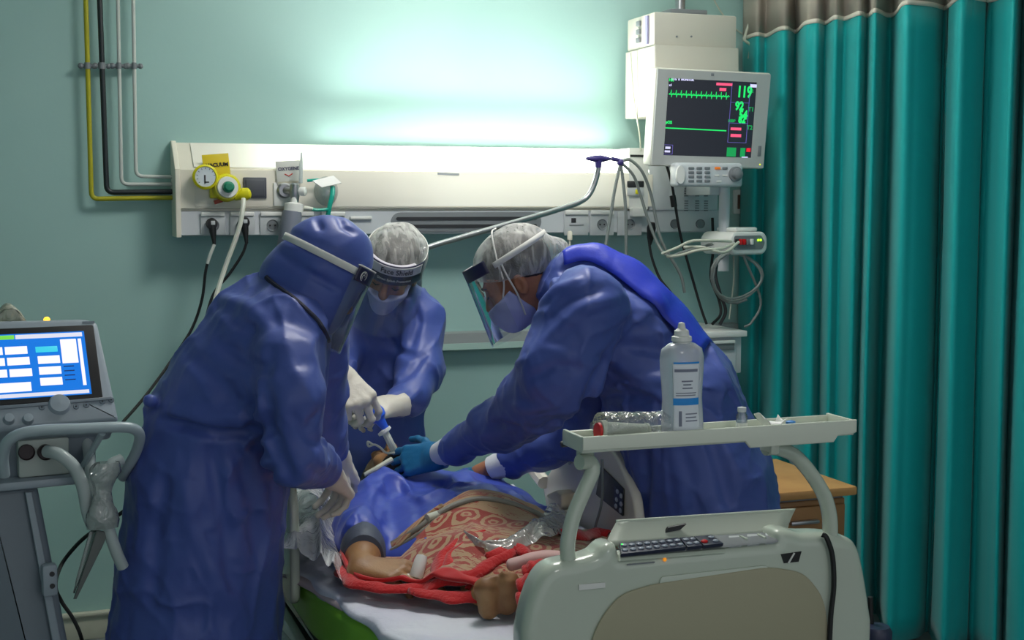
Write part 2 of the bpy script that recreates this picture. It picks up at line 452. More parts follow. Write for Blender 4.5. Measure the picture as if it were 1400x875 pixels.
# ================================================================= gas pipes
def pipe(name, label, pix, r, m, off, clamp_y=90):
    pts = [onY(x, y, -off) for x, y in pix]
    t = thing(name, label, 'pipe', pts[-1], 'gas pipes on the wall')
    P = [pts[0] + V((0, 0, 0.35))]; P[0].z = ZC-0.001
    for i, p in enumerate(pts):
        if 0 < i < len(pts)-1:
            a, b = pts[i-1], pts[i+1]; rr = 0.025
            for k in range(6):
                q = k/5; A = p+(a-p).normalized()*rr; B = p+(b-p).normalized()*rr
                P.append(A*(1-q)**2+p*2*q*(1-q)+B*q*q)
        else: P.append(p)
    MB().tube(P, r, 12).build('tube', m, t)
    c = onY(pix[0][0]+(pix[1][0]-pix[0][0])*0.33, clamp_y, -off)
    k = MB().cyl((c.x, -0.001, c.z), (c.x, -off+r, c.z), 0.008, seg=10); k.cyl((c.x, c.y, c.z-.011), (c.x, c.y, c.z+.011), r*1.35, seg=14)
    k.cyl((c.x-.022, c.y+.004, c.z), (c.x+.022, c.y+.004, c.z), 0.007, seg=8)
    k.ball((c.x-.022, c.y+.004, c.z), .011, 8); k.ball((c.x+.022, c.y+.004, c.z), .010, 8)
    k.build('wall_clamp', M_mid, t)
pipe('gas_pipe', 'yellow wall pipe, outermost of four, bending to the bed head panel', [(117, -8), (125, 272), (242, 270)], 0.0085, M_yelp, 0.045)
pipe('gas_pipe', 'black wall pipe between the yellow and white pipes', [(136, -8), (146, 263), (242, 262)], 0.0095, M_pipeb, 0.045)
pipe('gas_pipe', 'white wall pipe just right of the black pipe', [(161, -8), (166, 252), (242, 252)], 0.0066, M_pipew, 0.045)
pipe('gas_pipe', 'white wall pipe closest to the bed head light', [(182, -8), (186, 241), (242, 242)], 0.0066, M_pipew, 0.045)
# ================================================================= bed head unit
YF = -0.16
XL = onY(242, 260, YF).x; XR = onY(886, 260, YF).x; XB = onY(984, 300, -0.12).x
zt = onY(240, 195, -0.02).z; zk = onY(250, 232, YF).z; zm = onY(250, 287, YF).z; zb = onY(250, 323, YF).z
hu = thing('bed_head_unit', 'long cream bed head wall panel with lamp and sockets', 'wall unit', (XL, 0, zb))
prof = [(0, zt), (-0.03, zt), (YF, zk), (YF, zm+.006), (YF+.012, zm+.002), (YF+.012, zm-.004), (-0.001, zm-.004)]
MB().prism([(XL+.012, y, z) for y, z in prof], (XR-XL-.012, 0, 0), bev=.002).build('housing', M_cream, hu, sharp=25)
MB().prism([(XL+.012, 0, zm-.005), (XL+.012, YF+.010, zm-.005), (XL+.012, YF+.010, zb+.004), (XL+.012, YF+.02, zb), (XL+.012, 0, zb)], (XB-XL-.012, 0, 0)).build('socket_strip', M_pgrey, hu, sharp=25)
MB().prism([(XL-.006, 0, zt+.006), (XL-.006, -.034, zt+.006), (XL-.006, YF-.004, zk+.002), (XL-.006, YF-.004, zb-.004), (XL-.006, 0, zb-.004)], (.018, 0, 0), bev=.003).build('end_cap', M_cream, hu, sharp=25)
# lamp lens: sloping diffuser, tube behind it fades towards its ends
ml = bpy.data.materials.new('lamp_diffuser'); ml.use_nodes = True; nt = ml.node_tree; pb = nt.nodes['Principled BSDF']
pb.inputs['Base Color'].default_value = rgb((235, 232, 220)); pb.inputs['Roughness'].default_value = .35
tc = nt.nodes.new('ShaderNodeTexCoord'); sp = nt.nodes.new('ShaderNodeSeparateXYZ'); nt.links.new(tc.outputs['Object'], sp.inputs[0])
cr = nt.nodes.new('ShaderNodeFloatCurve'); mr = nt.nodes.new('ShaderNodeMapRange')
lx0 = onY(262, 215, -.09).x; lx1 = onY(882, 215, -.09).x
mr.inputs['From Min'].default_value = lx0; mr.inputs['From Max'].default_value = lx1
nt.links.new(sp.outputs['X'], mr.inputs['Value']); nt.links.new(mr.outputs[0], cr.inputs['Value'])
cv = cr.mapping.curves[0]; cv.points[0].location = (0, .0); cv.points[1].location = (1, .12)
for p in ((.12, .02), (.28, .14), (.45, .6), (.6, 1.0), (.82, .8), (.94, .35)): cv.points.new(*p)
cr.mapping.update()
mu = nt.nodes.new('ShaderNodeMath'); mu.operation = 'MULTIPLY'; mu.inputs[1].default_value = LAMP; nt.links.new(cr.outputs[0], mu.inputs[0])
pb.inputs['Emission Color'].default_value = rgb((250, 255, 238)); nt.links.new(mu.outputs[0], pb.inputs['Emission Strength'])
sl = V((0, YF+.03, zk-zt)); nrm = V((0, -(zt-zk), -(YF+.03))).normalized()  # outward-up
A = V((lx0, -.03, zt))+sl*.06; B = V((lx0, -.03, zt))+sl*.94
MB().prism([A, A+nrm*.006, B+nrm*.006, B], (lx1-lx0, 0, 0), bev=.001).build('lamp_diffuser', ml, hu, sharp=25)
# translucent lower cover, faintly lit from behind
ml2 = ml.copy(); ml2.name = 'lamp_cover'; MATS['lamp_cover'] = ml2
for n_ in ml2.node_tree.nodes:
    if n_.type == 'MATH': n_.inputs[1].default_value = COVER
ml2.node_tree.nodes['Principled BSDF'].inputs['Base Color'].default_value = rgb((226, 222, 208))
MB().box(((lx0+lx1)/2, YF-.0015, (zk+zm)/2+.004), (lx1-lx0, .004, (zk-zm)*.9), bev=.001).build('lamp_cover', ml2, hu)
c = onY(613, 238, YF-.004); MB().box((c.x, YF-.0042, c.z), (.085, .0014, .009), R=Euler((0, .04, 0)).to_matrix()).build('tape_mark', M_socket, hu)
# the uplighter hidden in the top of the unit
ul_ = bpy.data.lights.new('uplighter', 'AREA'); ul_.shape = 'RECTANGLE'; ul_.size = (lx1-lx0)*.62; ul_.size_y = .05; ul_.energy = UPL*.72; ul_.color = (1.0, .98, .93); ul_.spread = math.radians(130)
uo = bpy.data.objects.new('uplighter', ul_); COL.objects.link(uo); uo.location = (lx0+(lx1-lx0)*.59, -.12, zt+.012); uo.rotation_euler = (math.radians(180-(-28)), 0, 0)
u2 = bpy.data.lights.new('uplight_fill', 'AREA'); u2.shape = 'RECTANGLE'; u2.size = (lx1-lx0)*.68; u2.size_y = .03; u2.energy = UPL*.05; u2.color = (1.0, .98, .93)  # added second light, fills the dim wall strip just above the unit
uo2 = bpy.data.objects.new('uplight_fill', u2); COL.objects.link(uo2); uo2.location = (lx0+(lx1-lx0)*.60, -.055, zt+.008); uo2.rotation_euler = (math.radians(180), 0, 0)
# dark grip recess
gx0, gx1 = onY(535, 300, YF).x, onY(741, 300, YF).x; gz0, gz1 = onY(640, 317, YF).z, onY(640, 290, YF).z
def capsule_poly(x0, x1, z0, z1, y):
    r = (z1-z0)/2; c = (z0+z1)/2; P = []
    for k in range(13): a = -math.pi/2+math.pi*k/12; P.append((x1-r+math.cos(a)*r, y, c+math.sin(a)*r))
    for k in range(13): a = math.pi/2+math.pi*k/12; P.append((x0+r+math.cos(a)*r, y, c+math.sin(a)*r))
    return P
yr = YF+.010
g = MB().prism(capsule_poly(gx0, gx1, gz0, gz1, yr), (0, -.004, 0), bev=.0012); rec = g.build('grip_recess', M_mid, hu)
for f in (.3, .68):
    z = gz0+(gz1-gz0)*f; MB().prism(capsule_poly(gx0+.02, gx1-.02, z-.006, z+.006, yr-.004), (0, -.003, 0)).build('groove', M_dark, rec)
def socket(px, py, wpx=34, face=True, flap=True, hpx=30):
    c = onY(px, py, yr); k = (onY(px+10, py, yr)-c).x/10
    w = wpx*k; h = hpx*k*1.0
    p = MB().box((c.x, yr-.004, c.z-.004), (w, .008, h), bev=.003).build('socket', M_socket, hu)
    if flap: MB().box((c.x, yr-.010, c.z+h*.42), (w*.95, .010, h*.2), bev=.003).build('label_holder', M_white, p)
    if face:
        q = MB().lathe([(.0, .009), (.017, .009), (.021, .012), (.021, .006)], (c.x, yr, c.z-.008), (0, -1, 0)); q.build('socket_face', M_mid, p)
        MB().cyl((c.x-.009, yr-.0085, c.z-.008), (c.x-.009, yr-.0115, c.z-.008), .003, seg=8).cyl((c.x+.009, yr-.0085, c.z-.008), (c.x+.009, yr-.0115, c.z-.008), .003, seg=8).build('pin_hole', M_black, p)
    return c
for px in (291, 331, 372, 412, 455): socket(px, 305, face=px < 400)
c = onY(493, 298, yr); MB().box((c.x, yr-.006, c.z), (.012+.07, .012, .012), bev=.003).build('label_holder', M_white, hu)
c = socket(787, 304, 33, False); MB().box((c.x-.012, yr-.009, c.z+.008), (.02, .004, .018), bev=.002).build('data_port', M_dark, hu)
MB().box((c.x, yr-.009, c.z-.010), (.06, .004, .003)).build('seam', M_mid, hu)
socket(822, 304, 33); socket(860, 304, 33, flap=False)
for px in (922, 957): 
    c = onY(px, 306, yr); MB().lathe([(0, .004), (.015, .004), (.019, .008), (.019, 0)], (c.x, yr, c.z), (0, -1, 0)).build('socket_face', M_mid, hu)
# white end panel and grey vented box
a, b = onY(860, 212, YF-.004), onY(886, 320, YF-.004)
ep = MB().box(((a.x+b.x)/2, YF/2-.004, (zt+zm)/2), (b.x-a.x, abs(YF), zt-zm), bev=.003).build('end_panel', M_white, hu)
c = onY(873, 213, YF-.01); MB().box((c.x, YF-.005, c.z), (.066, .004, .009)).build('name_strip', M_dark, ep)
c = onY(869, 258, YF-.01); MB().box((c.x, YF-.009, c.z+.018), (.07, .012, .025), bev=.003).build('switch_cover', M_dark, ep); MB().box((c.x, YF-.009, c.z-.012), (.07, .012, .032), bev=.003).build('switch_plate', M_socket, ep)
MB().box((c.x+.004, YF-.016, c.z-.012), (.014, .004, .018), bev=.001).build('switch_lamp', M_yel, ep)
c = onY(872, 290, YF-.01); MB().box((c.x, YF-.014, c.z), (.066, .03, .036), bev=.004).build('card_box', M_white, ep)
a, b = onY(888, 224, -.158), onY(981, 303, -.158); b.z = zm-.004
vb = MB().box(((a.x+b.x)/2, -.079, (a.z+b.z)/2), (b.x-a.x, .158, a.z-b.z), bev=.004).build('vented_box', M_pgrey, hu)
for px in (938, 953, 965):
    for py in (261, 281):
        c = onY(px, py, -.158); s_ = MB()
        for k in range(5): s_.box((c.x, -.1595, c.z-.02+k*.0095), (.016, .004, .004))
        s_.build('vent', M_mid, vb)
# small stains are left out; wall socket near the curtain
c = onY(1015, 276, -.01); t = thing('wall_socket', 'white square wall socket near the curtain with a dark plug', 'socket', (c.x, 0, c.z))
MB().box((c.x, -.007, c.z), (.085, .014, .1), bev=.004).build('plate', M_white, t); MB().box((c.x, -.016, c.z), (.052, .008, .06), bev=.003).build('insert', mat('brown_insert', (90, 60, 45), .5), t)
MB().cyl((c.x, -.018, c.z-.002), (c.x, -.05, c.z-.006), .016, .013).build('plug', M_black, t)
# ---------------------------------------------------------------- vacuum regulator
YV = YF-.002
c = onY(310, 257, YV-.05); g0 = onY(281, 242, YV-.05)
t = thing('vacuum_regulator', 'yellow vacuum regulator with round dial gauge and green knob', 'regulator', (c.x, YF, c.z))
MB().box((c.x-.03, YV-.012, c.z-.012), (.05, .03, .05), bev=.006).build('mount', M_yel, t)
b = MB().lathe([(0, 0), (.042, 0), (.050, .012), (.050, .034), (.043, .046), (0, .046)], (c.x, YV-.005, c.z), (.05, -1, .05)); b.build('body', M_yel, t)
MB().lathe([(0, .046), (.038, .046), (.036, .060), (0, .060)], (c.x, YV-.005, c.z), (.05, -1, .05)).build('dial_ring', M_white, t)
k = MB().lathe([(0, .060), (.021, .060), (.019, .078), (.012, .084), (0, .085)], (c.x, YV-.005, c.z), (.05, -1, .05)); k.build('knob', M_green, t)
ga = MB().lathe([(0, 0), (.040, 0), (.044, .006), (.044, .026), (.037, .031), (.036, .026), (0, .026)], (g0.x, YV-.03, g0.z), (-.05, -1, .02)).build('gauge', M_yel, t)
MB().lathe([(0, .0265), (.035, .0265), (.035, .0275), (0, .0275)], (g0.x, YV-.03, g0.z), (-.05, -1, .02)).build('dial_face', mat('dial_white', (200, 210, 214), .3), ga)
n = MB().box((g0.x-.003, YV-.059, g0.z-.008), (.004, .002, .03)); 
n.box((g0.x+.004, YV-.059, g0.z-.018), (.014, .002, .004)); n.build('needle', M_ink, ga)
tk = MB()
for i in range(11):
    an = math.radians(-40+26*i); tk.box((g0.x+.030*math.cos(an), YV-.0585, g0.z+.030*math.sin(an)), (.005, .001, .0018), R=Euler((0, -an, 0)).to_matrix())
tk.build('scale', M_ink, ga)
MB().cyl((g0.x+.02, YV-.04, g0.z-.01), (c.x-.03, YV-.03, c.z+.005), .016).build('neck', M_yel, t)
o = onY(329, 267, YV-.06); MB().lathe([(.012, -.02), (.014, 0), (.02, .014), (.016, .034), (.008, .04)], (o.x, YV-.04, o.z), (1, -.3, .25), flat=1.2).build('outlet', M_yel, t)
MB().box((c.x-.028, YV-.03, c.z-.047), (.03, .012, .014), bev=.002, R=Euler((0, -.3, 0)).to_matrix()).build('warning_label', mat('label_red', (150, 60, 40), .5), t)
tc_ = onY(296, 231, YV); R = Euler((0, math.radians(-5), 0)).to_matrix()
tg = thing('hanging_tag', 'yellow tag lettered VACUUM behind the regulator', 'tag', (tc_.x, YF, tc_.z))
MB().box((tc_.x, YV-.003, tc_.z), (.093, .003, .105), R=R, bev=.001).build('plate', M_yeltag, tg)
MX = Matrix.Translation((tc_.x+.002, YV-.006, tc_.z+.014)) @ R.to_4x4() @ Euler((math.pi/2, 0, 0)).to_matrix().to_4x4()
text_mesh('lettering', 'VACUUM', .0185, MX, M_ink, tg, bold=.0006)
hz = [(onY(333, 272, YV-.06)), (onY(332, 285, YV-.08)), (onY(326, 315, YV-.09)), (onY(308, 365, YV-.09)), onY(293, 415, YV-.12), onY(282, 480, YV-.2)]
tag(cable('suction_tube', hz, .0085, M_tubew), 'milky suction tube hanging from the yellow regulator', 'tube')
c = onY(348, 257, YF); MB2 = MB().box((c.x, YF-.006, c.z), (.083, .012, .075), bev=.003); MB2.box((c.x, YF-.013, c.z), (.066, .004, .058), bev=.002)
tag(MB2.build('blank_outlet_plate', mat('slate_plate', (72, 76, 84), .5)), 'dark square blank plate beside the yellow regulator', 'plate')
# ---------------------------------------------------------------- oxygen flowmeter
c = onY(395, 262, YV-.03); t = thing('oxygen_flowmeter', 'oxygen flowmeter with clear tube and metal valve on the panel', 'flowmeter', (c.x, YF, c.z))
MB().box((c.x-.012, YV-.004, c.z-.01), (.08, .012, .085), bev=.004).build('wall_plate', M_white, t)
MB().lathe([(0, 0), (.028, 0), (.028, .012), (.022, .018), (0, .018)], (c.x-.012, YV-.006, c.z+.004), (0, -1, 0)).build('outlet_ring', M_steel, t)
vv = MB().cyl((c.x-.01, YV-.02, c.z+.004), (c.x+.02, YV-.075, c.z+.002), .013); vv.lathe([(.012, -.045), (.016, -.02), (.02, 0), (.016, .025), (.010, .03)], (c.x+.015, YV-.065, c.z), (0, 0, 1)); vv.build('valve', M_steel, t)
MB().lathe([(0, 0), (.014, 0), (.016, .008), (.016, .022), (.010, .026), (0, .026)], (c.x+.03, YV-.07, c.z), (1, -.5, 0)).build('knob', M_white, t)
MB().lathe([(.007, 0), (.007, .06), (.005, .085), (.003, .11)], (c.x+.036, YV-.065, c.z+.03), (.05, 0, 1)).build('flow_tube', mat('clear_flow', (215, 225, 225), .2, trans=.4), t)
tc_ = onY(395, 236, YV-.02); R = Euler((0, math.radians(-4), 0)).to_matrix()
tg = thing('hanging_tag', 'white tag lettered OXYGENE above the flowmeter', 'tag', (tc_.x, YF, tc_.z))
MB().box((tc_.x, YV-.012, tc_.z), (.088, .003, .085), R=R, bev=.001).build('plate', mat('tag_white', (205, 207, 200), .5), tg)
MX = Matrix.Translation((tc_.x, YV-.0145, tc_.z+.014)) @ R.to_4x4() @ Euler((math.pi/2, 0, 0)).to_matrix().to_4x4()
text_mesh('lettering', 'OXYGENE', .0165, MX, mat('navy_ink', (50, 55, 90), .6), tg, bold=.0004)
MX = Matrix.Translation((tc_.x, YV-.0145, tc_.z-.008)) @ R.to_4x4(); mk = MB(MX)
mk.tube([(-.014, 0, .004), (0, 0, -.004), (.014, 0, .004)], .0022, 6); mk.build('red_mark', M_redink, tg)
MB(MX).box((0, 0, -.026), (.084, .001, .006)).build('edge_band', mat('band_cream', (180, 178, 160), .5), tg)
cc = onY(404, 284, YV-.07); t = thing('humidifier_bottle', 'grey humidifier bottle with white cap hanging below the flowmeter', 'bottle', (cc.x, cc.y, cc.z))
MB().lathe([(0, -.2), (.04, -.2), (.046, -.19), (.040, -.03), (.036, -.012), (0, -.012)], cc+V((-.01, 0, 0)), (.13, 0, 1), flat=.9).build('jar', mat('jar_grey', (118, 124, 138), .4), t)
MB().lathe([(0, -.014), (.034, -.014), (.034, .014), (.012, .02), (.010, .045), (0, .045)], cc+V((-.006, 0, 0)), (.08, 0, 1)).build('cap', M_white, t)
MB().cyl(cc+V((.03, 0, 0)), cc+V((.062, -.005, -.004)), .008, .006).build('spout', M_tubew, t)
P = [cc+V((.055, -.005, -.004)), cc+V((.08, -.005, -.008)), cc+V((.11, -.006, -.006)), onY(450, 284, YV-.06), onY(454, 262, YV-.05), onY(449, 249, YV-.045), onY(436, 246, YV-.04), onY(420, 247, YV-.04)]
tag(cable('oxygen_tube', P, .0055, M_teal), 'thin teal oxygen tube looping above the blue hood', 'tube')
c = onY(449, 250, YV-.03); t = thing('oxygen_mask', 'clear oxygen mask with teal strap and white card hung on the panel', 'oxygen mask', (c.x, YF, c.z))
q = MB(Matrix.Translation((c.x-.004, YV-.006, c.z-.03)))
def fm(u, v):
    a = u*math.pi*2; r = .046*math.sqrt(v)+.001; return (math.cos(a)*r*.95, -.055*(1-v**1.5), math.sin(a)*r*1.15)
q.grid(fm, 24, 8, True); q.build('mask_shell', clear_mat('mask_clear', (200, 214, 216), .12, .2, .25), t)
MB().prism([onY(427, 247, YV-.075), onY(456, 240, YV-.06), onY(467, 250, YV-.07), onY(440, 256, YV-.085)], (0, .002, -.002)).build('card', M_white, t)
MB().tube(smooth_path([onY(455, 255, YV-.06), onY(454, 268, YV-.075), onY(451, 280, YV-.075), onY(449, 291, YV-.07), onY(447, 300, YV-.06)]), .0085, 10, flat=.4).build('strap', M_teal, t)
# ---------------------------------------------------------------- plugs with cables
def plug(pp, cab, lab, mats):
    c = onY(pp[0], pp[1], yr-.012); t = thing('power_plug', lab, 'plug', (c.x, yr, c.z))
    b = MB().lathe([(0, 0), (.019, 0), (.021, .012), (.017, .03), (0, .032)], c, (0, -1, 0)); b.lathe([(.014, 0), (.012, .03), (.007, .06), (.006, .075)], c+V((0, -.018, 0)), (.08, -.1, -1)); b.build('plug_body', M_black, t)
    MB().box(c+V((.002, -.033, .004)), (.014, .004, .014), bev=.001).build('plug_mark', M_socket, t)
    P = [c+V((.006, -.026, -.072))] + [onY(x, y, Y) for x, y, Y in cab]
    S = smooth_path(P, 8); k = int(len(S)*mats[0])
    if k > 1: MB().tube(S[:k+1], .006, 8).build('cable_sleeve', M_pipew, t)
    MB().tube(S[k if k > 1 else 0:], .0052, 8).build('cable', M_black, t)
plug((289, 306), [(286, 352, -.19), (281, 372, -.19), (276, 410, -.19), (262, 450, -.2), (235, 492, -.25), (200, 540, -.4), (168, 577, -.55)], 'left black mains plug with white cable sleeve under the yellow regulator', (.22,))
plug((333, 304), [(331, 348, -.19), (314, 374, -.19), (292, 402, -.19), (280, 440, -.24)], 'black mains plug right of the milky suction tube', (0,))
# ---------------------------------------------------------------- swing arm with purple grip
t = thing('tube_support_arm', 'bent steel tube support arm with purple grip in front of the lamp', 'support arm', onY(820, 217, -.34))
A = [(820, 217, -.34), (816, 240, -.34), (808, 262, -.34), (795, 275, -.34), (765, 286, -.35), (700, 305, -.38), (640, 322, -.4), (592, 336, -.42), (578, 342, -.425), (574, 352, -.42), (573, 390, -.40), (573, 470, -.32)]
MB().tube(smooth_path([onY(*p) for p in A], 6), .0105, 12).build('arm', M_steel, t)
c = onY(818, 217, -.34); g = MB().lathe([(.006, -.052), (.012, -.03), (.017, -.012), (.018, .012), (.013, .03), (.006, .052)], c, (1, 0, 0), flat=.8); g.lathe([(.017, 0), (.013, -.02), (.012, -.034)], c, (0, 0, 1)); g.build('grip', M_purple, t)
P = onY(573, 480, -.30); MB().box((P.x, -.18, P.z-.03), (.05, .33, .05), bev=.006).build('wall_bracket', M_mid, t)
# grey hoses draped from the grip
h0 = onY(846, 221, -.34)
def hose(name, lab, pix, r, m, grp=None):
    return tag(cable(name, [onY(*p) for p in pix], r, m), lab, 'cable', grp)
MB_ = MB().tube([onY(836, 217, -.34), onY(846, 219, -.34), onY(850, 222, -.34)], .008, 8); MB_.ball(onY(848, 222, -.34), .014, 10)
tag(MB_.build('cable_clip', M_purple), 'small purple clip holding hoses at the arm end', 'clip')
hose('breathing_hose', 'grey hose hanging straight down from the clip, left one', [(848, 224, -.34), (840, 262, -.34), (835, 295, -.34), (829, 330, -.34), (824, 372, -.36)], .0065, M_cabg)
hose('breathing_hose', 'grey hose hanging straight down from the clip, right one', [(849, 224, -.34), (855, 280, -.335), (856, 330, -.33), (856, 380, -.33)], .0065, M_cabg)
hose('monitor_cable', 'grey cable arching right from the clip, inner one', [(849, 222, -.34), (866, 240, -.33), (876, 268, -.32), (886, 300, -.32), (900, 335, -.34), (914, 350, -.4), (936, 344, -.45), (975, 333, -.52)], .0058, M_cabg)
hose('monitor_cable', 'grey cable arching high right from the clip, outer one', [(850, 220, -.34), (862, 219, -.335), (878, 235, -.33), (890, 266, -.32), (898, 305, -.32), (907, 335, -.33), (930, 375, -.33), (936, 400, -.33)], .0062, M_cabg)
# ---------------------------------------------------------------- box on a ceiling column
yb = -.30
M_box = mat('box_cream', (200, 198, 186), .45)
t = thing('pendant_box', 'large white equipment box hung from the ceiling above the monitor', 'equipment box', onY(930, 157, -.2))
def yz(py, px, Y): return onY(px, py, Y).z
xl, xr = onY(878, 60, -.2).x, onY(992, 60, -.2).x
zt2 = onY(930, 17, yb).z; zs2 = onY(930, 63, yb).z; zb2 = onY(885, 157, yb).z
MB().box(((xl+xr)/2+.004, -.165, (zt2+zs2)/2), (xr-xl-.008, .25, zt2-zs2), bev=.008).build('upper_box', M_box, t)
lb = MB().prism([(xl, -.04, zs2), (xl, yb-.012, zs2), (xl, yb-.016, zs2-.10), (xl, yb-.05, zb2+.05), (xl, yb-.05, zb2), (xl, -.04, zb2)], (xr-xl, 0, 0), bev=.008).build('lower_box', M_box, t)
for i in range(3):
    z = zt2-.03-i*.032; MB().box((xl+.002, -.16, z), (.01, .03, .02), bev=.002).build('side_button', M_mid, t)
MB().box((xl+.003, -.235, (zt2+zs2)/2), (.008, .02, zt2-zs2-.02)).build('side_label', mat('label_lilac', (150, 150, 185), .5), t)
for px in (925, 945): c = onY(px, 50, yb+.01); MB().cyl((c.x, c.y+.004, c.z), (c.x, c.y-.003, c.z), .004, seg=10).build('screw', M_mid, t)
MB().box(((xl+xr)/2, -.16, zt2+.012), (.16, .16, .024), bev=.004).build('top_flange', M_mid, t)
MB().cyl(((xl+xr)/2, -.16, zt2+.02), ((xl+xr)/2, -.16, ZC), .02).build('ceiling_pole', M_steel, t)
hose('wall_cable', 'thin cream cable running from the white box down to the panel', [(862, 72, -.15), (866, 130, -.16), (874, 180, -.16), (876, 206, -.17)], .0035, M_cabw)
hose('hanging_cable', 'black cord with inline adapter hanging right of the white box', [(992, 38, -.12), (997, 60, -.1), (1001, 85, -.1), (1002, 118, -.1)], .005, M_black)
hose('ceiling_wire', 'thin cream wire coming down beside the curtain top', [(972, -8, -.02), (985, 15, -.02), (1000, 35, -.02), (1020, 50, -.02), (1030, 62, -.03)], .003, M_cabw)
# ---------------------------------------------------------------- patient monitor
MC = onY(971, 163, -.46); kk = (onY(1000, 163, -.46)-onY(960, 163, -.46)).x/40
mw, mh = 152*kk, 117*kk*1.0
TM = Matrix.Translation(MC) @ Euler((math.radians(6), math.radians(1.0), math.radians(-3))).to_matrix().to_4x4()   # local x right, z up, -y to viewer
t = thing('patient_monitor', 'bedside patient monitor with green traces on a dark screen', 'monitor', MC+V((0, 0, -mh/2)))
b = MB(TM); b.box((0, .03, 0), (mw, .075, mh), bev=.008); b.box((0, .085, 0), (mw*.8, .05, mh*.75), bev=.015); b.build('casing', mat('monitor_cream', (205, 206, 196), .4), t)
bz = MB(TM); fx, fz = mw/2-.006, mh/2-.006; sx0, sx1, sz0, sz1 = -mw*.395, mw*.375, -mh*.385, mh*.40
for (x0_, x1_, z0_, z1_) in ((-fx, sx0, -fz, fz), (sx1, fx, -fz, fz), (sx0, sx1, -fz, sz0), (sx0, sx1, sz1, fz)):
    bz.box(((x0_+x1_)/2, -.010, (z0_+z1_)/2), (x1_-x0_+.001, .008, z1_-z0_+.001))
bz.build('bezel', mat('bezel_grey', (176, 180, 178), .4), t)
scr = MB(TM).box(((sx0+sx1)/2, -.0075, (sz0+sz1)/2), (sx1-sx0, .004, sz1-sz0)).build('screen', mat('screen_glass', (12, 13, 18), .2, emit=(62, 66, 80), estr=.3), t)
sw, sh = sx1-sx0, sz1-sz0
def SXZ(u, v): return (sx0+u*sw, -.0105, sz1-v*sh)
E_g = emis('screen_green', (30, 235, 110), 1.1); E_p = emis('screen_pink', (250, 90, 130), 1.1); E_v = emis('screen_violet', (110, 100, 190), .9); E_w = emis('screen_white', (215, 215, 255), 1.1); E_gd = emis('screen_dkgreen', (20, 165, 85), .9)
e = MB(TM); n = 12; pts = [SXZ(.02, .20)]
for i in range(n):
    u = .035+i*.056
    pts += [SXZ(u, .195), SXZ(u+.008, .15), SXZ(u+.014, .245), SXZ(u+.022, .20), SXZ(u+.035, .19), SXZ(u+.05, .205)]
e.tube(pts, .0011, 4); e.tube([SXZ(.02, .207), SXZ(.69, .207)], .0016, 4); e.tube([SXZ(.0, .643), SXZ(.69, .652)], .0022, 4)
for i, tx in enumerate(('119', '98', '92', '18')): pass
e.build('trace', E_g, scr)
def stext(tx, u, v, size, m, bold=.0008, sx=1.0):
    p = SXZ(u, v); M = TM @ Matrix.Translation((p[0], -.011, p[2])) @ Euler((math.pi/2, 0, 0)).to_matrix().to_4x4()
    text_mesh('lettering', tx, size, M, m, scr, bold=bold, ext=.0003, sx=sx)
stext('119', .865, .14, .058, E_g, .0022, .72); stext('92', .82, .325, .044, E_g, .002, .8); stext('54', .87, .44, .044, E_g, .002, .8); stext('62', .86, .50, .036, E_g, .002, .8)
stext('ECG  II  MONITOR', .16, .012, .011, E_w, .0006); stext('x1', .03, .09, .012, E_w, .0004); stext('HR', .035, .025, .014, E_g); stext('SpO2', .03, .57, .014, E_g, .001)
stext('T1', .955, .36, .022, E_gd, .0008); stext('T2', .955, .60, .022, E_gd, .0008); stext('2', .955, .12, .016, E_gd); stext('NIBP', .745, .52, .014, E_gd, .0008)
def blocks(name, rects, m, y=-.0108):
    q = MB(TM)
    for u0, v0, u1, v1 in rects:
        a_, b_ = SXZ(u0, v0), SXZ(u1, v1); q.box(((a_[0]+b_[0])/2, y, (a_[2]+b_[2])/2), (abs(b_[0]-a_[0]), .0012, abs(b_[2]-a_[2])))
    q.build(name, m, scr)
blocks('alarm_bar', [(.54, .03, .72, .065), (.58, .095, .655, .135), (.74, .605, .86, .64), (.745, .69, .865, .73)], E_p)
blocks('frame_line', [(.715, .02, .719, .805), (.715, .275, .93, .279), (.715, .545, .93, .55), (.715, .80, .93, .805), (.925, .02, .929, .805)], E_v)
blocks('corner_line', [(.0, .86, .102, .865), (.0, .98, .102, .985), (.098, .86, .102, .985)], E_v)
blocks('status_box', [(.925, .03, 1.0, .07), (.02, .885, .075, .915), (.015, .935, .075, .96), (.89, .985, .96, 1.0)], E_w)
blocks('bar_graph', [(.715, .87, .82, .99), (.87, .87, .925, .99)], E_gd)
blocks('red_box', [(.94, .87, .985, .92)], emis('screen_red', (230, 30, 50), 1.1))
MB(TM).box((mw*.44, -.015, -mh*.31), (.014, .004, .04), bev=.002).build('side_key', M_mid, t)
MB(TM).ball((mw*.455, -.015, -mh*.45), .003, 8).build('power_lamp', emis('led_yel', (220, 230, 40), 1.5), t)
MB(TM).box((-.01, -.0145, mh*.455), (.012, .002, .010), bev=.001).build('maker_mark', M_mid, t)
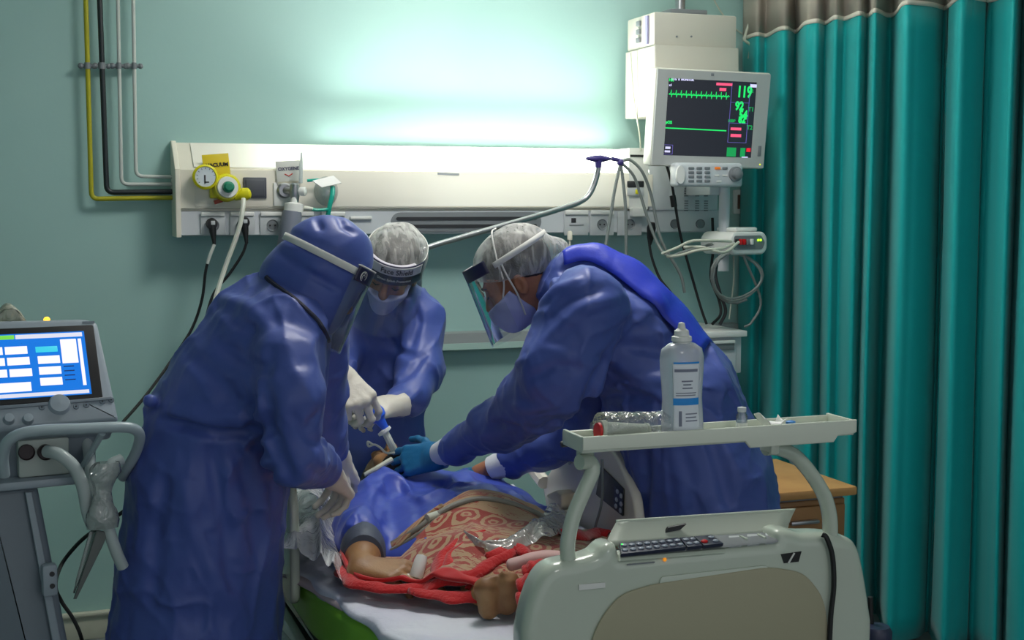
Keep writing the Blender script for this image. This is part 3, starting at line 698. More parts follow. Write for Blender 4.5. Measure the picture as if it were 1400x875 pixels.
# control pad under it
kc = onY(971, 239, -.50); t2 = thing('monitor_keypad', 'grey control keypad with round dial mounted under the patient monitor', 'keypad', kc)
MB().box(kc+V((0, .03, 0)), (91*kk, .06, 29*kk), bev=.013, seg=3).build('casing', M_pgrey, t2)
MB().lathe([(.0, 0), (.017, 0), (.017, .012), (.0, .012)], onY(925, 239, -.498)+V((.012, 0, 0)), (0, -1, 0), flat=2).build('end_grip', M_white, t2)
for i in range(3):
    for j in range(4):
        p = onY(945+i*11, 230+j*5.8, -.5); MB().box(p, (.023, .006, .010), bev=.002).build('key', M_mid, t2)
p = onY(981, 230, -.5); MB().box(p, (.024, .006, .010), bev=.002).build('alarm_key', mat('orange_key', (225, 120, 40), .4, emit=(225, 120, 40), estr=.3), t2)
p = onY(991, 230, -.5); MB().box(p, (.022, .006, .010), bev=.002).build('key', M_mid, t2)
for q in ((980, 240), (991, 240), (983, 248)): MB().box(onY(q[0], q[1], -.5), (.02, .004, .007), bev=.001).build('key', M_white, t2)
p = onY(1005, 238, -.5); MB().lathe([(.028, 0), (.028, .01), (.021, .012), (.019, .028), (.010, .033), (0, .033)], p, (0, -1, 0)).build('dial', M_mid, t2)
# pole with the monitor, module
pp = onY(990, 300, -.36); zp0 = onY(990, 440, -.36).z
t3 = thing('monitor_pole', 'pale upright pole carrying the monitor above the drawer shelf', 'pole', (pp.x, -.36, zp0))
MB().cyl((pp.x, -.36, zp0+.2), (pp.x, -.36, kc.z), .021, seg=20).build('post', M_pgrey, t3)
a_ = MB().tube(smooth_path([(pp.x, -.36, kc.z-.03), (pp.x, -.36, kc.z+.05), (pp.x-.02, -.34, MC.z)]), .02, 12); a_.box((pp.x-.04, -.18, kc.z-.05), (.05, .36, .05), bev=.006); a_.build('bracket', M_pgrey, t3)
mc_ = onY(1023, 332, -.46)
tm_ = thing('monitor_module', 'white sensor module with small green lights and cables below the monitor', 'module', mc_+V((0, 0, -.05)))
sd = SDF(*bounds([mc_+V((-.13, -.16, -.09)), mc_+V((.13, .16, .09))], .0), .004)
MR = Matrix.Translation(mc_) @ Euler((0, 0, math.radians(12))).to_matrix().to_4x4()
mb = MB(MR); mb.prism(round_poly([(-.085, 0, -.03), (-.07, 0, -.046), (.08, 0, -.046), (.10, 0, -.025), (.10, 0, .02), (.08, 0, .042), (-.07, 0, .042), (-.095, 0, .01)], .014), (0, .18, 0), bev=.008); mb.box((.02, .09, .05), (.11, .12, .018), bev=.007); mb.build('casing', M_white, tm_)
MB(MR).prism(round_poly([(-.075, -.002, -.026), (.07, -.002, -.026), (.085, -.002, 0), (.065, -.002, .028), (-.072, -.002, .028)], .01), (0, .006, 0)).build('front_panel', M_mid, tm_)
for i, (u, m_) in enumerate([(-.062, M_black), (-.044, M_red), (-.026, M_red), (-.008, M_mid), (.012, M_white)]): MB(MR).box((u, -.006, .004), (.012, .012, .022), bev=.002).build('port', m_, tm_)
for u in (.048, .060): MB(MR).ball((u, -.004, .01), .0045, 8).build('indicator_lamp', emis('led_green', (150, 240, 30), 3), tm_)
MB(MR).box((.102, .09, 0), (.004, .14, .012)).build('side_stripe', M_mid, tm_)
MB().cyl((pp.x, -.36, mc_.z-.02), (mc_.x-.04, mc_.y+.09, mc_.z-.02), .016).build('clamp_arm', M_pgrey, tm_)
for i, pix in enumerate([[(1000, 330, -.5), (970, 329, -.52), (945, 330, -.52), (925, 339, -.5), (905, 347, -.46)], [(1004, 333, -.5), (985, 340, -.54), (955, 342, -.54), (930, 349, -.5), (912, 351, -.46)], [(1010, 331, -.5), (990, 345, -.55), (960, 338, -.53), (935, 338, -.48)]]):
    hose('sensor_lead', ['cream sensor lead, top one of three from the module', 'cream sensor lead, lowest of three from the module', 'cream sensor lead, middle of three from the module'][i], pix, .0055, M_cabw, 'leads from the sensor module')
coil = []
for i in range(46):
    a_ = i/45*2*math.pi*2.6+1.2; coil.append(onY(1008+36*math.cos(a_)*(1-.002*i), 378+math.sin(a_)*(34-.1*i)+4*math.sin(i*.7), -.40-.0012*i))
MBc = MB().tube(coil, .005, 7); MBc.tube(smooth_path([coil[-1], onY(1040, 410, -.42), onY(1028, 440, -.42), onY(1018, 447, -.42)], 6), .005, 7)
tag(MBc.build('coiled_lead', M_cabg), 'grey sensor lead hanging in loops under the module', 'cable')
for i, (pix, l, m_, r_) in enumerate([
    ([(911, 224, -.4), (918, 250, -.32), (922, 272, -.3), (930, 320, -.28), (945, 375, -.26), (958, 420, -.25), (966, 443, -.25)], 'black cord with ferrite lump hanging from the monitor to the shelf', M_black, .0055),
    ([(887, 310, -.2), (888, 335, -.2), (893, 358, -.21), (903, 382, -.23), (917, 400, -.26), (932, 425, -.3)], 'black cord hanging from the panel end behind the bent-over figure', M_black, .0055),
    ([(974, 298, -.17), (975, 340, -.2), (972, 380, -.24), (983, 410, -.26), (985, 430, -.28), (974, 443, -.3)], 'black cord dropping straight behind the monitor pole', M_black, .006),
    ([(986, 345, -.3), (978, 372, -.3), (984, 400, -.3), (992, 425, -.3), (984, 444, -.3)], 'dark cord in front of the drawer shelf wall beside the coils', M_dark, .007),
    ([(1003, 350, -.36), (1003, 385, -.36), (1000, 410, -.34), (997, 436, -.34)], 'pale thin wire hanging from the module through the coils', M_cabw, .0035),
    ([(1022, 282, -.05), (1026, 300, -.05), (1024, 320, -.06), (1022, 345, -.06)], 'black cord below the wall socket near the curtain', M_black, .005)]):
    hose('hanging_cable', l, pix, r_, m_)
f = onY(920, 275, -.3); tag(MB().cyl(f+V((-.002, 0, .022)), f+V((.006, 0, -.022)), .012, seg=12).build('ferrite_clip', M_black), 'small black ferrite lump on the monitor cord', 'ferrite')
pa = onY(890, 318, -.2); q = MB().lathe([(.012, .04), (.018, .02), (.014, -.02), (.006, -.05)], pa, (0, -.2, 1)); tag(q.build('cable_plug', M_black), 'black plug hanging at the panel end over the blue gown', 'plug')
c = onY(779, 322, -.17); tag(MB().lathe([(.004, -.045), (.004, -.018), (.010, -.017), (.010, .012), (.006, .018), (0, .018)], c, (0, 0, 1)).build('call_button', M_cream), 'small cream call plug poking up behind the bent-over back', 'plug')
# ---------------------------------------------------------------- drawer shelf
a_, b_ = onY(930, 447, -.42), onY(1022, 452, -.42); zt3 = b_.z; zb3 = onY(1010, 511, -.42).z
t = thing('drawer_shelf', 'pale grey wall shelf with a drawer behind the bent-over figure', 'drawer shelf', ((a_.x+b_.x)/2, -.2, zb3))
MB().box(((a_.x+b_.x)/2, -.21, zt3-.012), (b_.x-a_.x, .42, .024), bev=.004).build('top', M_white, t)
MB().box(((a_.x+b_.x)/2-.006, -.20, (zt3+zb3)/2-.012), (b_.x-a_.x-.012, .39, zt3-zb3-.024), bev=.003).build('body', M_pgrey, t)
dr = MB().box(((a_.x+b_.x)/2-.016, -.398, (zt3+zb3)/2-.022), (b_.x-a_.x-.05, .012, (zt3-zb3)*.8), bev=.003).build('drawer', M_pgrey, t)
MB().box(((a_.x+b_.x)/2-.016, -.407, zt3-.062), (b_.x-a_.x-.07, .008, .028), bev=.002).build('handle_recess', M_mid, dr)
MB().box(((a_.x+b_.x)/2-.016, -.41, zt3-.042), (b_.x-a_.x-.07, .014, .012), bev=.002).build('label_strip', M_white, dr)
# ================================================================= bedside cabinet
c1 = V((2.36, -1.50, 0)); zc = onY(1170, 664, c1.y).z; c1.x = onY(1170, 668, c1.y).x
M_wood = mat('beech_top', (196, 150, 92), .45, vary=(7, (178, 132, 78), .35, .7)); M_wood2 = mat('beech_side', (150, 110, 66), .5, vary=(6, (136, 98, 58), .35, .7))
t = thing('bedside_cabinet', 'wooden bedside cabinet with light brown top before the curtain', 'cabinet', (c1.x-.18, c1.y+.2, 0))
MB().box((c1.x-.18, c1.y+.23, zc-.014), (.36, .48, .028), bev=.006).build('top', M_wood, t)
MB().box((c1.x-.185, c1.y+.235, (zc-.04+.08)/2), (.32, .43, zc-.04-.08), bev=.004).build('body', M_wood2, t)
MB().box((c1.x-.185, c1.y+.235, zc-.034), (.31, .42, .014)).build('shadow_gap', M_mid, t)
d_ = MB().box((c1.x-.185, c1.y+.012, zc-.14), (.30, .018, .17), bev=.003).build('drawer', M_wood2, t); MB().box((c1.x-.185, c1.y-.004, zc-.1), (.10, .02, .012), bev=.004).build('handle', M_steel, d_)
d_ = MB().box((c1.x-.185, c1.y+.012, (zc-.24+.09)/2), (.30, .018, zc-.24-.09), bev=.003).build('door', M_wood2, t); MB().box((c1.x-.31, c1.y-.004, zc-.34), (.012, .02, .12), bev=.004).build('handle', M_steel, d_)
for sx in (-1, 1):
    for sy in (-1, 1): MB().cyl((c1.x-.185+sx*.13, c1.y+.235+sy*.18, 0), (c1.x-.185+sx*.13, c1.y+.235+sy*.18, .085), .022).build('foot', M_dark, t)
# ================================================================= privacy curtain
CA, CB = V((2.90, -.07)), V((3.36, -1.22)); cd = (CB-CA).normalized(); cn = V((-cd.y, cd.x));
if cn.dot(V((CAM.x, CAM.y))-CA) < 0: cn = -cn
ctl = [(1012, -.02), (1030, .03), (1044, -.02), (1060, .035), (1072, .02), (1084, -.06), (1096, .03), (1112, .035), (1124, -.015), (1136, .04), (1150, .0), (1168, .035), (1180, -.015), (1190, .035), (1206, -.055), (1217, -.05), (1228, .065), (1246, .05), (1270, .0), (1284, -.05), (1292, -.01), (1304, .06), (1322, .035), (1345, -.02), (1366, .02), (1378, .035), (1388, -.02), (1400, .03), (1425, .05), (1450, -.03), (1480, .04), (1510, -.03), (1545, .04), (1580, -.02)]
def on_line(px, base, dr_):
    r = ray(px, 300); o = V((CAM.x, CAM.y)); d = V((r.x, r.y))
    den = d.x*dr_.y-d.y*dr_.x; t_ = ((base.x-o.x)*dr_.y-(base.y-o.y)*dr_.x)/den; return o+d*t_
CPX, CDD = [1000, 1035, 1100, 1210, 1400, 1600], [5.56, 5.44, 5.12, 4.74, 4.36, 4.08]
def on_track(px, off=0.0):
    r = ray(px, 300); r = r/r.dot(FV); d = float(np.interp(px, CPX, CDD)); p = CAM+r*d; n_ = V((-r.x, -r.y, 0)).normalized()
    p = p+n_*off; p.z = 0; return p
cp3 = smooth_path([on_track(px, off*2.1) for px, off in ctl], 9); NC = len(cp3)-1
ctr = smooth_path([on_track(px) for px, off in ctl], 9); cn = V((-.86, -.5))
ZB = [(1035, 45), (1400, -1)]
zband = (onY(1040, 44, ctr[9].y).z+W(1340, 8, 4.44).z)/2
def curt(z0, z1, k0, k1, push=0.0):
    def fn(u, v):
        i = min(int(u*NC), NC); p = cp3[i]; c = ctr[i]; z = z0+(z1-z0)*v; f = (z-0)/(2.6)
        k = 1.0-0.35*max(0, f-.75) + .18*math.sin(i*.11+z*1.3)*(1-f); w = .012*math.sin(z*2.1+i*.05)*(1-f)
        q = c+(p-c)*k; return (q.x+cn.x*(w+push), q.y+cn.y*(w+push), z)
    return fn
t = thing('privacy_curtain', 'tall teal hospital curtain with beige mesh top along the bay side', 'curtain', (CB.x, CB.y, 0))
M_cur = mat('teal_curtain', (0, 162, 162), .5, spec=.28, sheen=.15, bump=(240, .05)); M_mesh = mat('mesh_beige', (172, 164, 152), .8, bump=(500, .3)); M_band = mat('band_white', (214, 210, 196), .7)
MB().grid(curt(.03, zband, 1, 1), NC, 26).build('drape', M_cur, t, sharp=180, solid=.003)
MB().grid(curt(zband-.002, zband+.014, 1, 1, .002), NC, 2).build('seam_band', M_band, t, sharp=180, solid=.004)
MB().grid(curt(zband+.012, ZC-.04, 1, 1), NC, 6).build('mesh_top', M_mesh, t, sharp=180, solid=.003)
MB().tube([V((p.x, p.y, ZC-.03)) for p in ctr[::6]], .014, 8).build('track', M_steel, t)
# bundled end by the wall
q = onY(1022, 60, -.1); tag(MB().tube(smooth_path([onY(1026, 28, -.1), onY(1020, 45, -.1), onY(1018, 55, -.11), onY(1026, 62, -.12), onY(1024, 80, -.11)], 6), [.006]*25, 8).build('curtain_tie', M_cabw), 'cream tie hanging at the wall end of the curtain', 'tie')
# ================================================================= people helpers
M_skin = mat('skin_brown', (168, 112, 84), .5, sss=.06, bump=(220, .06), vary=(22, (150, 98, 74), .4, .65))
M_skin2 = mat('skin_patient', (158, 118, 78), .5, sss=.06, bump=(200, .08), vary=(18, (134, 94, 62), .4, .65))
M_hair = mat('hair_dark', (28, 24, 24), .6, bump=(300, .3))
def cloth(name, c, rough=.46):
    m = mat(name, c, rough, spec=.45, sheen=.06); nt = m.node_tree; b = nt.nodes['Principled BSDF']; K = nt.links.new
    tc = nt.nodes.new('ShaderNodeTexCoord'); mp = nt.nodes.new('ShaderNodeMapping'); mp.inputs['Scale'].default_value = (1.25, 1.25, .7); mp.inputs['Rotation'].default_value = (.2, .35, .2)
    n1 = nt.nodes.new('ShaderNodeTexNoise'); n1.noise_type = 'RIDGED_MULTIFRACTAL'; n1.inputs['Scale'].default_value = 6.5; n1.inputs['Detail'].default_value = 2.5; n1.inputs['Distortion'].default_value = .5; n1.inputs['Roughness'].default_value = .45
    n2 = nt.nodes.new('ShaderNodeTexNoise'); n2.inputs['Scale'].default_value = 60; n2.inputs['Detail'].default_value = 3
    b1 = nt.nodes.new('ShaderNodeBump'); b1.inputs['Strength'].default_value = .22; b1.inputs['Distance'].default_value = .022
    b2 = nt.nodes.new('ShaderNodeBump'); b2.inputs['Strength'].default_value = .10; b2.inputs['Distance'].default_value = .006
    K(tc.outputs['Object'], mp.inputs['Vector']); K(mp.outputs[0], n1.inputs['Vector']); K(tc.outputs['Object'], n2.inputs['Vector'])
    K(n1.outputs['Fac'], b1.inputs['Height']); K(n2.outputs['Fac'], b2.inputs['Height']); K(b1.outputs['Normal'], b2.inputs['Normal']); K(b2.outputs['Normal'], b.inputs['Normal'])
    return m
M_gown = cloth('gown_blue', GOWN)
M_gownr = mat('gown_royal', (44, 62, 190), .42, spec=.45, bump=(26, .14, .02))
M_cuff = mat('knit_cuff', (214, 216, 222), .8, bump=(400, .2)); M_latex = mat('latex_glove', (205, 200, 188), .45, bump=(90, .12, .01)); M_nitrile = mat('nitrile_glove', (26, 100, 146), .4, bump=(90, .1, .01))
M_mask = mat('mask_lilac', (172, 178, 224), .7, bump=(60, .06)); M_elastic = mat('elastic_white', (214, 214, 210), .7)
M_visor = clear_mat('visor_film', (246, 249, 249), .022, .06, .09, (210, 222, 226)); M_band = mat('visor_navy', (34, 34, 66), .4); M_foam = mat('visor_foam', (190, 186, 196), .8)
M_shoe = mat('shoe_white', (200, 200, 196), .6)
# bouffant cap: gauze, denser along gathered pleats
mc = bpy.data.materials.new('gauze_cap'); mc.use_nodes = True; nt = mc.node_tree; pb = nt.nodes['Principled BSDF']
pb.inputs['Base Color'].default_value = rgb((226, 226, 222)); pb.inputs['Roughness'].default_value = .7
tc = nt.nodes.new('ShaderNodeTexCoord'); mp = nt.nodes.new('ShaderNodeMapping'); mp.inputs['Scale'].default_value = (1, .5, .3)
nz = nt.nodes.new('ShaderNodeTexNoise'); nz.inputs['Scale'].default_value = 60; nz.inputs['Detail'].default_value = 3; nz.inputs['Distortion'].default_value = .6
rp = nt.nodes.new('ShaderNodeMapRange'); rp.inputs['From Min'].default_value = .35; rp.inputs['From Max'].default_value = .68; rp.inputs['To Min'].default_value = .10; rp.inputs['To Max'].default_value = .40
nt.links.new(tc.outputs['Object'], mp.inputs['Vector']); nt.links.new(mp.outputs[0], nz.inputs['Vector']); nt.links.new(nz.outputs['Fac'], rp.inputs['Value']); lw = nt.nodes.new('ShaderNodeLayerWeight'); lw.inputs['Blend'].default_value = .35; fa = nt.nodes.new('ShaderNodeMath'); fa.operation = 'MULTIPLY_ADD'; fa.use_clamp = True; fa.inputs[1].default_value = .38; nt.links.new(lw.outputs['Facing'], fa.inputs[0]); nt.links.new(rp.outputs[0], fa.inputs[2]); nt.links.new(fa.outputs[0], pb.inputs['Alpha'])
M_cap = mc

def L(M, *p): return M @ V(p)
def head_prims(S, M, grow=0.0, neck=True):
    g = grow
    S.ell((0, -.012, .038), (.077+g, .096+g, .090+g), M)
    S.ell((0, .030, -.035), (.060+g, .062+g, .078+g), M, k=.03)
    S.ell((0, .066, -.095), (.026+g, .024+g, .022+g), M, k=.025)
    S.cone(L(M, -.036, .084, .026), L(M, .036, .084, .026), .011+g, k=.015)
    for sx in (-1, 1):
        S.ell((sx*.040, .066, -.022), (.022+g, .018+g, .018+g), M, k=.015)
    if g == 0:
        for sx in (-1, 1):
            S.ell((sx*.033, .098, .004), (.017, .014, .011), M, k=.012, op='s')
            S.ell((sx*.033, .080, .003), (.0125, .0125, .0115), M, k=.002)
            S.ell((sx*.079, -.012, -.012), (.010, .020, .031), M, k=.006)
            S.ell((sx*.086, -.006, -.010), (.006, .010, .017), M, k=.004, op='s')
        S.cone(L(M, 0, .090, .010), L(M, 0, .108, -.030), .008, .014, k=.012)
        S.ell((.012, .098, -.036), (.009, .009, .007), M, k=.006); S.ell((-.012, .098, -.036), (.009, .009, .007), M, k=.006)
        S.ell((0, .088, -.064), (.024, .012, .007), M, k=.006); S.ell((0, .086, -.075), (.020, .012, .007), M, k=.006)
        S.ell((0, .100, -.0695), (.022, .008, .0018), M, k=.003, op='s')
FING = [(.034, .088, (.044, .027, .021), .0093), (.0115, .093, (.048, .031, .022), .0096), (-.011, .088, (.044, .029, .022), .0092), (-.032, .079, (.034, .021, .019), .0082)]
def hand_prims(S, M, side=1, curl=((20, 30, 20),)*4, thumb=(20, 20), spread=4, grow=0.0, sc=1.0, tdir=(.62, .74, -.25)):
    """M: origin at the wrist, x towards the knuckles, z out of the back of the hand"""
    g = grow; q = lambda x, y, z: M @ V((x*sc, y*side*sc, z*sc))
    for i, (y, x, ls, r) in enumerate(FING):
        S.cone(q(0, y*.55, 0), q(x, y, 0), .0185*sc+g, (r+.0035)*sc+g, k=.016)
        a = 0; p = V((x, y, 0)); sp = math.radians(spread)*(1.5-i)
        for j in range(3):
            a += math.radians(curl[i][j]); d = V((math.cos(a)*math.cos(sp), math.cos(a)*math.sin(sp), -math.sin(a)))
            e = p+d*ls[j]; S.cone(q(*p), q(*e), (r-.0007*j)*sc+g, (r-.0007*(j+1))*sc+g, k=.004 if j else .008); p = e
    p = V((.018, .024, -.006)); d = V(tdir).normalized(); S.cone(q(.010, .008, -.004), q(*p), .019*sc+g, .017*sc+g, k=.016)
    ax = V((-.35, .25, -.9)).normalized()
    for j, (l, r) in enumerate(((.042, .0135), (.032, .0112), (.024, .0098))):
        if j: d = Matrix.Rotation(math.radians(thumb[j-1]), 3, 'Z') .inverted() @ d
        e = p+d*l; S.cone(q(*p), q(*e), r*sc+g, (r-.0018)*sc+g, k=.010 if j == 0 else .004); p = e
def make_hand(name, M, m, parent, side=1, cuff=.055, cuffr=.036, sc=1.0, h=.0026, **kw):
    o = M.to_translation(); lo, hi = bounds([o], .21)
    S = SDF(lo, hi, h); hand_prims(S, M, side, sc=sc, **kw)
    if cuff:
        S.cone(L(M, .012, 0, 0), L(M, -cuff, 0, 0), .027*sc, cuffr, k=.014, flat=(list(M.to_3x3() @ V((0, 1, 0))), 1.15))
        S.cut(L(M, -cuff, 0, 0), M.to_3x3() @ V((-1, 0, 0)))
        S.wrinkle(.0022, 26, axis=M.to_3x3() @ V((0, 1, 0)), stretch=2.0, band=.012)
    return S.mesh(name, m, parent, smooth=1)
def arc_grid(M, r, cy, a0, a1, z0, z1, flare=0.0, nu=28, nv=8, rz=None):
    def fn(u, v):
        a = math.radians(a0+(a1-a0)*u); z = z0+(z1-z0)*v; k = (z1-z)/(abs(z1-z0)+1e-6)
        rr = r+flare*k
        return (math.sin(a)*rr*.92, cy+math.cos(a)*rr + flare*.4*k, z)
    return MB(M).grid(fn, nu, nv)
def face_shield(M, parent, r=.112, cy=.012, z1=.092, z0=-.135, bh=.034, flare=.02, band=True, strap=True, sa=78):
    vis = arc_grid(M, r, cy, -sa, sa, z0, z1, flare).build('face_shield', M_visor, parent, sharp=180)
    arc_grid(M, r-.009, cy, -55, 55, z1-bh*.95, z1-.004, 0).build('forehead_foam', M_foam, vis, sharp=180, solid=.012, off=0)
    if band: arc_grid(M, r+.0012, cy, -sa+3, sa-3, z1-bh, z1, flare*.1).build('shield_band', M_band, vis, sharp=180, solid=.0015)
    if strap:
        def fn(u, v):
            a = math.radians(72+216*u); z = z1-.026+.017*(v-.5)
            return (math.sin(a)*(.099), -.012+math.cos(a)*.123, z+.006*math.sin(u*math.pi))
        MB(M).grid(fn, 40, 2).build('elastic_strap', M_elastic, vis, sharp=180, solid=.0022)
    return vis
def mask_part(M, parent, name='surgical_mask'):
    c = M.to_translation(); S = SDF(*bounds([c], .19), .004)
    head_prims(S, M, .010); S.ell((0, .085, -.05), (.038, .036, .05), M, k=.03)
    S.cut(L(M, 0, 0, -.004), M.to_3x3() @ V((0, .28, 1))); S.cut(L(M, 0, .018, -.03), M.to_3x3() @ V((0, -1, .45)))
    S.cut(L(M, 0, .02, -.125), M.to_3x3() @ V((0, -.35, -1)))
    S.wrinkle(.0025, 30, axis=M.to_3x3() @ V((1, 0, 0)), stretch=6, band=.012)
    return S.mesh(name, M_mask, parent)
def cap_part(M, parent, zf=.045, tail=True, up=.0, gx=.0):
    c = M.to_translation(); S = SDF(*bounds([c], .21), .0045)
    S.ell((0, -.018, .052+up), (.096+gx, .118+gx, .098+gx), M)
    if tail: S.ell((0, -.134, .006), (.048, .038, .048), M, k=.02)
    S.cut(L(M, 0, .1, zf), M.to_3x3() @ V((0, .32, -.95)))
    S.wrinkle(.006, 17, axis=M.to_3x3() @ V((.2, .5, .6)), stretch=3.2, band=.03)
    I = SDF(*bounds([c], .21), .0045)
    o = S.mesh('bouffant_cap', M_cap, parent)
    rim = []
    for i in range(40):
        a = i/40*2*math.pi; y = math.cos(a)*.112-.018; x = math.sin(a)*.093; rim.append(L(M, x, y, zf-.032+.337*y+.004))
    return o
def hair_part(M, parent, zf=.055):
    c = M.to_translation(); S = SDF(*bounds([c], .2), .005)
    S.ell((0, -.017, .042), (.083, .101, .091), M); S.cut(L(M, 0, .1, zf), M.to_3x3() @ V((0, .42, -.9))); S.wrinkle(.003, 60, band=.02)
    return S.mesh('hair', M_hair, parent)
def brow_part(M, parent):
    b = MB(M)
    for sx in (-1, 1): b.tube([(sx*.016, .095, .022), (sx*.032, .095, .029), (sx*.050, .082, .024)], [.003, .004, .0015], 8)
    b.build('eyebrows', M_hair, parent)
    e = MB(M)
    for sx in (-1, 1): e.tube([(sx*.021, .0925, .002), (sx*.033, .0945, -.002), (sx*.045, .0885, .002)], [.0012, .0026, .0012], 8)
    e.build('eyelashes', M_hair, parent)
def limb(S, pts, k=.03, flat=None):
    S.chain(pts, k, flat)
# ================================================================= person 1: hooded figure at the left
D1 = 3.2
P = lambda x, y, d=D1: W(x, y, d)
base = P(275, 700, D1); base.z = 0
p1 = thing('person', 'person in hooded blue gown and face shield leaning over the bed from the left side', 'person', base)
H1 = frame_yz(P(430, 382), cdir(.80, -.45, .36), cdir(.40, .85, .1))
def at_z(p, z): q = V(p); q.z = z; return q
waist = P(285, 640); floor1 = at_z(P(270, 850), 0)
# body
lo, hi = bounds([P(140, 280), P(520, 700), at_z(P(270, 800, 2.85), 0), P(480, 640, 3.75), at_z(P(380, 800, 3.4), 0), H1.to_translation()], .2); lo[2] = 0
S = SDF(lo, hi, .0055)
head_prims(S, H1)
S.cone(L(H1, 0, -.03, -.05), P(400, 440), .056, .066, k=.03)
FL1 = list(cdir(.25, 0, 1))
S.chain([(P(395, 440), .06), (P(365, 480), .10), (P(325, 560), .12), (P(285, 660), .12)], .03, (FL1, 1.15))
feet1 = [at_z(P(255, 800, 3.05), .07), at_z(P(290, 800, 3.35), .07)]
for f, dd in zip(feet1, (3.1, 3.3)):
    S.chain([(P(280, 670, dd), .095), (at_z(f, .5)+V((.02, 0, 0)), .062), (at_z(f, .1), .042)], .03)
    S.cone(at_z(f, .045), at_z(f, .035)+V((.16, -.02, 0)), .042, .034, k=.03)
WR1 = P(453, 650, 3.30); WL1 = P(462, 622, 3.62)
S.chain([(P(385, 492, 3.03), .045), (P(396, 626, 2.98), .042), (WR1, .03)], .03); S.chain([(P(425, 470, 3.42), .062), (P(425, 590, 3.55), .046), (WL1, .03)], .03)
S.mesh('body', M_skin, p1)
for f in feet1:
    T = SDF(*bounds([f, f+V((.2, 0, 0))], .14), .006); T.cone(at_z(f, .052)+V((-.02, 0, 0)), at_z(f, .042)+V((.165, -.02, 0)), .05, .042, k=.02); T.cut((0, 0, .002), (0, 0, -1)); T.cut((0, 0, .1), (0, 0, 1), .02); T.mesh('shoe', M_shoe, p1)
# gown
lo, hi = bounds([P(140, 380), P(500, 700), at_z(P(260, 850, 2.75), .1), P(470, 700, 3.8), at_z(P(380, 850, 3.5), .1), at_z(P(150, 850, 3.2), .1)], .12)
G = SDF(lo, hi, .0055)
hem = at_z(P(268, 880), .12)
G.chain([(hem, .215), (P(270, 860), .198), (P(275, 760), .192), (P(288, 650), .186), (P(300, 590), .166)], .03, (FL1, 1.12))
G.chain([(P(305, 575), .168), (P(340, 525), .172), (P(370, 465), .138), (P(398, 425), .098)], .045, (FL1, 1.18))
G.cone(P(320, 415), P(385, 405), .035, .06, k=.06)
G.cone(P(205, 548, 3.05), P(216, 556, 3.12), .018, .022, k=.012)
G.cone(P(392, 455, 3.08), P(380, 520, 3.06), .095, .11, k=.05)
G.chain([(P(388, 490, 3.0), .078), (P(397, 548, 2.95), .077), (P(400, 622, 2.96), .073)], .022); G.chain([(P(400, 622, 2.96), .073), (P(440, 640, 3.22), .052)], .022)
G.chain([(P(425, 465, 3.4), .10), (P(430, 590, 3.50), .082), (P(450, 612, 3.58), .054)], .035)
G.cut((0, 0, .13), (0, 0, -1)); G.cut(WR1 + (P(452, 640, 3.22)-WR1)*.25, (WR1-P(452, 640, 3.22)).normalized()) if False else None
G.wrinkle(.011, 7, axis=(0.1, 0, 1), stretch=2.6, seed=1, mask=lambda Q: np.clip((1.0-Q[:, 2])*4, .25, 1)*1.0, band=.05)
G.wrinkle(.004, 15, axis=cdir(.6, .6, 0), stretch=2.2, seed=5, band=.05); G.wrinkle(.008, 9, axis=cdir(.4, .5, .3), stretch=1.6, warp=.10, power=6, seed=12, band=.03); G.wrinkle(.004, 14, axis=cdir(-.5, .6, .2), stretch=1.5, warp=.10, power=5, seed=21, band=.03); G.wrinkle(.0022, 34, axis=(0, .2, 1), stretch=1.8, seed=9, band=.03)
for pix, dp, w in [
    ([(222, 574), (258, 580), (300, 592), (345, 590), (378, 580)], .045, .012), ([(230, 560), (280, 572), (340, 572)], -.034, .018),
    ([(362, 530), (368, 575), (378, 620), (398, 655)], .040, .014), ([(352, 540), (335, 575)], .012, .012), ([(372, 470), (362, 520)], .010, .014),
    ([(290, 600), (296, 660), (312, 740), (318, 830)], .013, .016), ([(325, 610), (345, 680), (352, 780)], .013, .018), ([(228, 640), (215, 720), (208, 830)], .012, .018),
    ([(250, 640), (262, 720), (300, 800), (340, 860)], -.010, .020), ([(345, 600), (370, 640), (378, 720)], .012, .014), ([(300, 470), (345, 500), (372, 508)], .010, .014), ([(255, 480), (300, 520), (330, 560)], .010, .018),
    ([(300, 405), (340, 420), (372, 455)], -.010, .016), ([(318, 440), (352, 452)], .009, .012), ([(395, 560), (420, 600), (440, 610)], .008, .010), ([(440, 560), (415, 590)], .008, .010), ([(405, 500), (430, 560)], -.007, .016),
    ([(440, 600), (452, 612), (450, 640)], .014, .010), ([(420, 640), (446, 655)], .008, .010)]:
    G.fold(pix, dp, w)
G1 = G; G.mesh('gown', M_gown, p1)
# hood
lo, hi = bounds([H1.to_translation(), P(395, 440)], .24); Hd = SDF(lo, hi, .005)
Hd.ell((0, .006, .036), (.104, .116, .132), H1); Hd.ell((0, .015, -.06), (.092, .10, .10), H1, k=.04)
Hd.ell((0, 0, 0), (.080, .080, .080), Matrix.Translation(P(405, 379, 3.2)), k=.018); Hd.cone(P(404, 385), P(404, 420), .078, .090, k=.03)
Hd.ell((0, .142, -.035), (.072, .075, .10), H1, k=.02, op='s')
c0 = [L(H1, math.sin(a)*.105, .006+math.cos(a)*.118, .064) for a in np.linspace(0, 2*math.pi, 26)]
Hd.crease(c0, .010, .014)
Hd.cut(P(404, 428), cdir(-.45, -.8, 0))
Hd.wrinkle(.008, 11, axis=H1.to_3x3() @ V((0, .3, 1)), stretch=2.2, seed=3); Hd.wrinkle(.004, 24, axis=H1.to_3x3() @ V((0, .3, 1)), stretch=2.2, seed=8)
